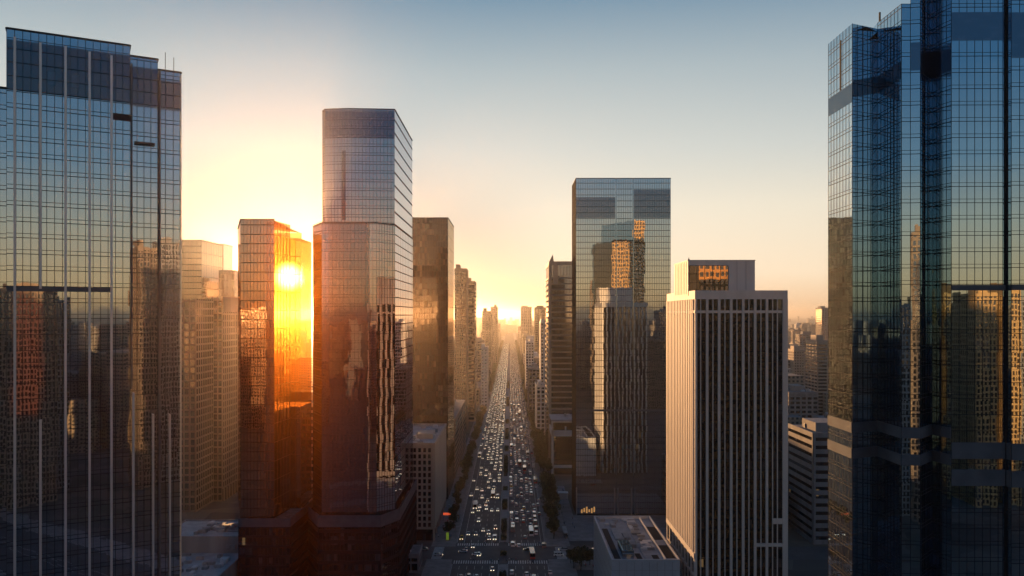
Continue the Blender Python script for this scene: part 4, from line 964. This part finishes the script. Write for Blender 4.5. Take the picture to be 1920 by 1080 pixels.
# ------------------------------------------------------------------ street furniture
def lamp(x, y, s, label, group):
    o = thing('street_lamp', label, 'street lamp', (x, y, .14), group)
    b = MB(); b.prism([(x+.1*math.cos(a*1.0472), y+.1*math.sin(a*1.0472)) for a in range(6)], .14, 9.2); b.prism([(x+.2*math.cos(a*1.0472), y+.2*math.sin(a*1.0472)) for a in range(6)], .14, .6); b.build('post', 'lamp_steel', o)
    b = MB(); b.box(min(x,x+s*2.2), max(x,x+s*2.2), y-.05, y+.05, 9.2, 9.32); b.build('arm', 'lamp_steel', o)
    b = MB(); b.box(x+s*2.2-.35, x+s*2.2+.35, y-.15, y+.15, 9.12, 9.3); b.face([(x+s*2.2-.3,y-.12,9.11),(x+s*2.2-.3,y+.12,9.11),(x+s*2.2+.3,y+.12,9.11),(x+s*2.2+.3,y-.12,9.11)], 1); b.build('lamp_head', ['lamp_steel','lamp_glow'], o)
n = 0
for y in range(428, 800, 32):
    n += 1; lamp(RX0-.8, y, 1, 'grey street lamp on the cream block side kerb, %s up from the crossing' % ordw(n), 'street lamps'); lamp(RX1+.8, y+10, -1, 'grey street lamp on the plaza side kerb, %s up from the crossing' % ordw(n), 'street lamps')
T = thing('shop_sign', 'small glowing red-orange sign on the pavement beside the cream block', 'sign', (X(840,465),466,0))
x = X(838,466); b = MB(); b.box(x-2.2,x+2.2,466,466.25,3.2,4.6); b.build('panel', 'red_sign', T); b = MB(); b.box(x-2.1,x-1.9,466.02,466.2,.1,3.2); b.box(x+1.9,x+2.1,466.02,466.2,.1,3.2); b.build('posts', 'lamp_steel', T)
T = thing('green_kiosk', 'tall narrow lime green advertising pillar at the street corner', 'kiosk', (X(839,425),425,0))
x = X(839,425); b = MB(); b.box(x-.7,x+.7,424.6,425.4,.5,4.4); b.build('panel', 'lime_panel', T); b = MB(); b.box(x-.8,x+.8,424.5,425.5,.1,.5); b.box(x-.8,x+.8,424.5,425.5,4.4,4.6); b.build('frame', 'lamp_steel', T)
T = thing('bus_shelter', 'flat-roofed grey bus shelter on the plaza side kerb near the junction', 'bus shelter', (29.5,436,0))
b = MB(); b.box(28.6,30.8,429,443,2.7,2.9); b.build('roof', 'roof_metal', T)
for yy in (429.3,436,442.7): b = MB(); b.box(30.4,30.55,yy-.08,yy+.08,.14,2.7); b.build('post', 'lamp_steel', T)
b = MB(); b.box(30.42,30.5,429.4,442.6,.5,2.3); b.build('glass_panel', 'dark_glass', T)
T = thing('plaza_canopy', 'pale slab canopy over steps beside the straight glass tower', 'canopy', (34,474,0))
b = MB(); b.box(31.5,37.4,520,524,.15,3.8); b.box(31.2,37.6,519.5,524.5,3.8,4.2); b.build('slab', 'pale_stone', T)

# ------------------------------------------------------------------ the sun's disc and the air
bm = bmesh.new(); bmesh.ops.create_uvsphere(bm, u_segments=48, v_segments=24, radius=60000*31/F); me = bpy.data.meshes.new('sun'); bm.to_mesh(me); bm.free()  # oversized ball takes in the glare around the sun
me.polygons.foreach_set('use_smooth', [True]*len(me.polygons)); me.materials.append(M['sun_glow']); o = bpy.data.objects.new('sun', me); C.objects.link(o)
o.location = Vector((0,0,H))+sdir*60000; tag(o, kind='structure')
b = MB(); b.prism([(-33000,-33000),(33000,-33000),(33000,33000),(-33000,33000)], -2, 214, 0, True, True)
m = bpy.data.materials.new('haze_air'); m.use_nodes = True; t = m.node_tree; M['haze_air'] = m
t.nodes.remove(t.nodes['Principled BSDF']); v = N('ShaderNodeVolumePrincipled', t)
v.inputs['Color'].default_value = (.95,.88,.80,1); v.inputs['Density'].default_value = .00008; v.inputs['Anisotropy'].default_value = .89
t.links.new(v.outputs[0], t.nodes['Material Output'].inputs['Volume'])
tag(b.build('haze', 'haze_air'), kind='stuff')
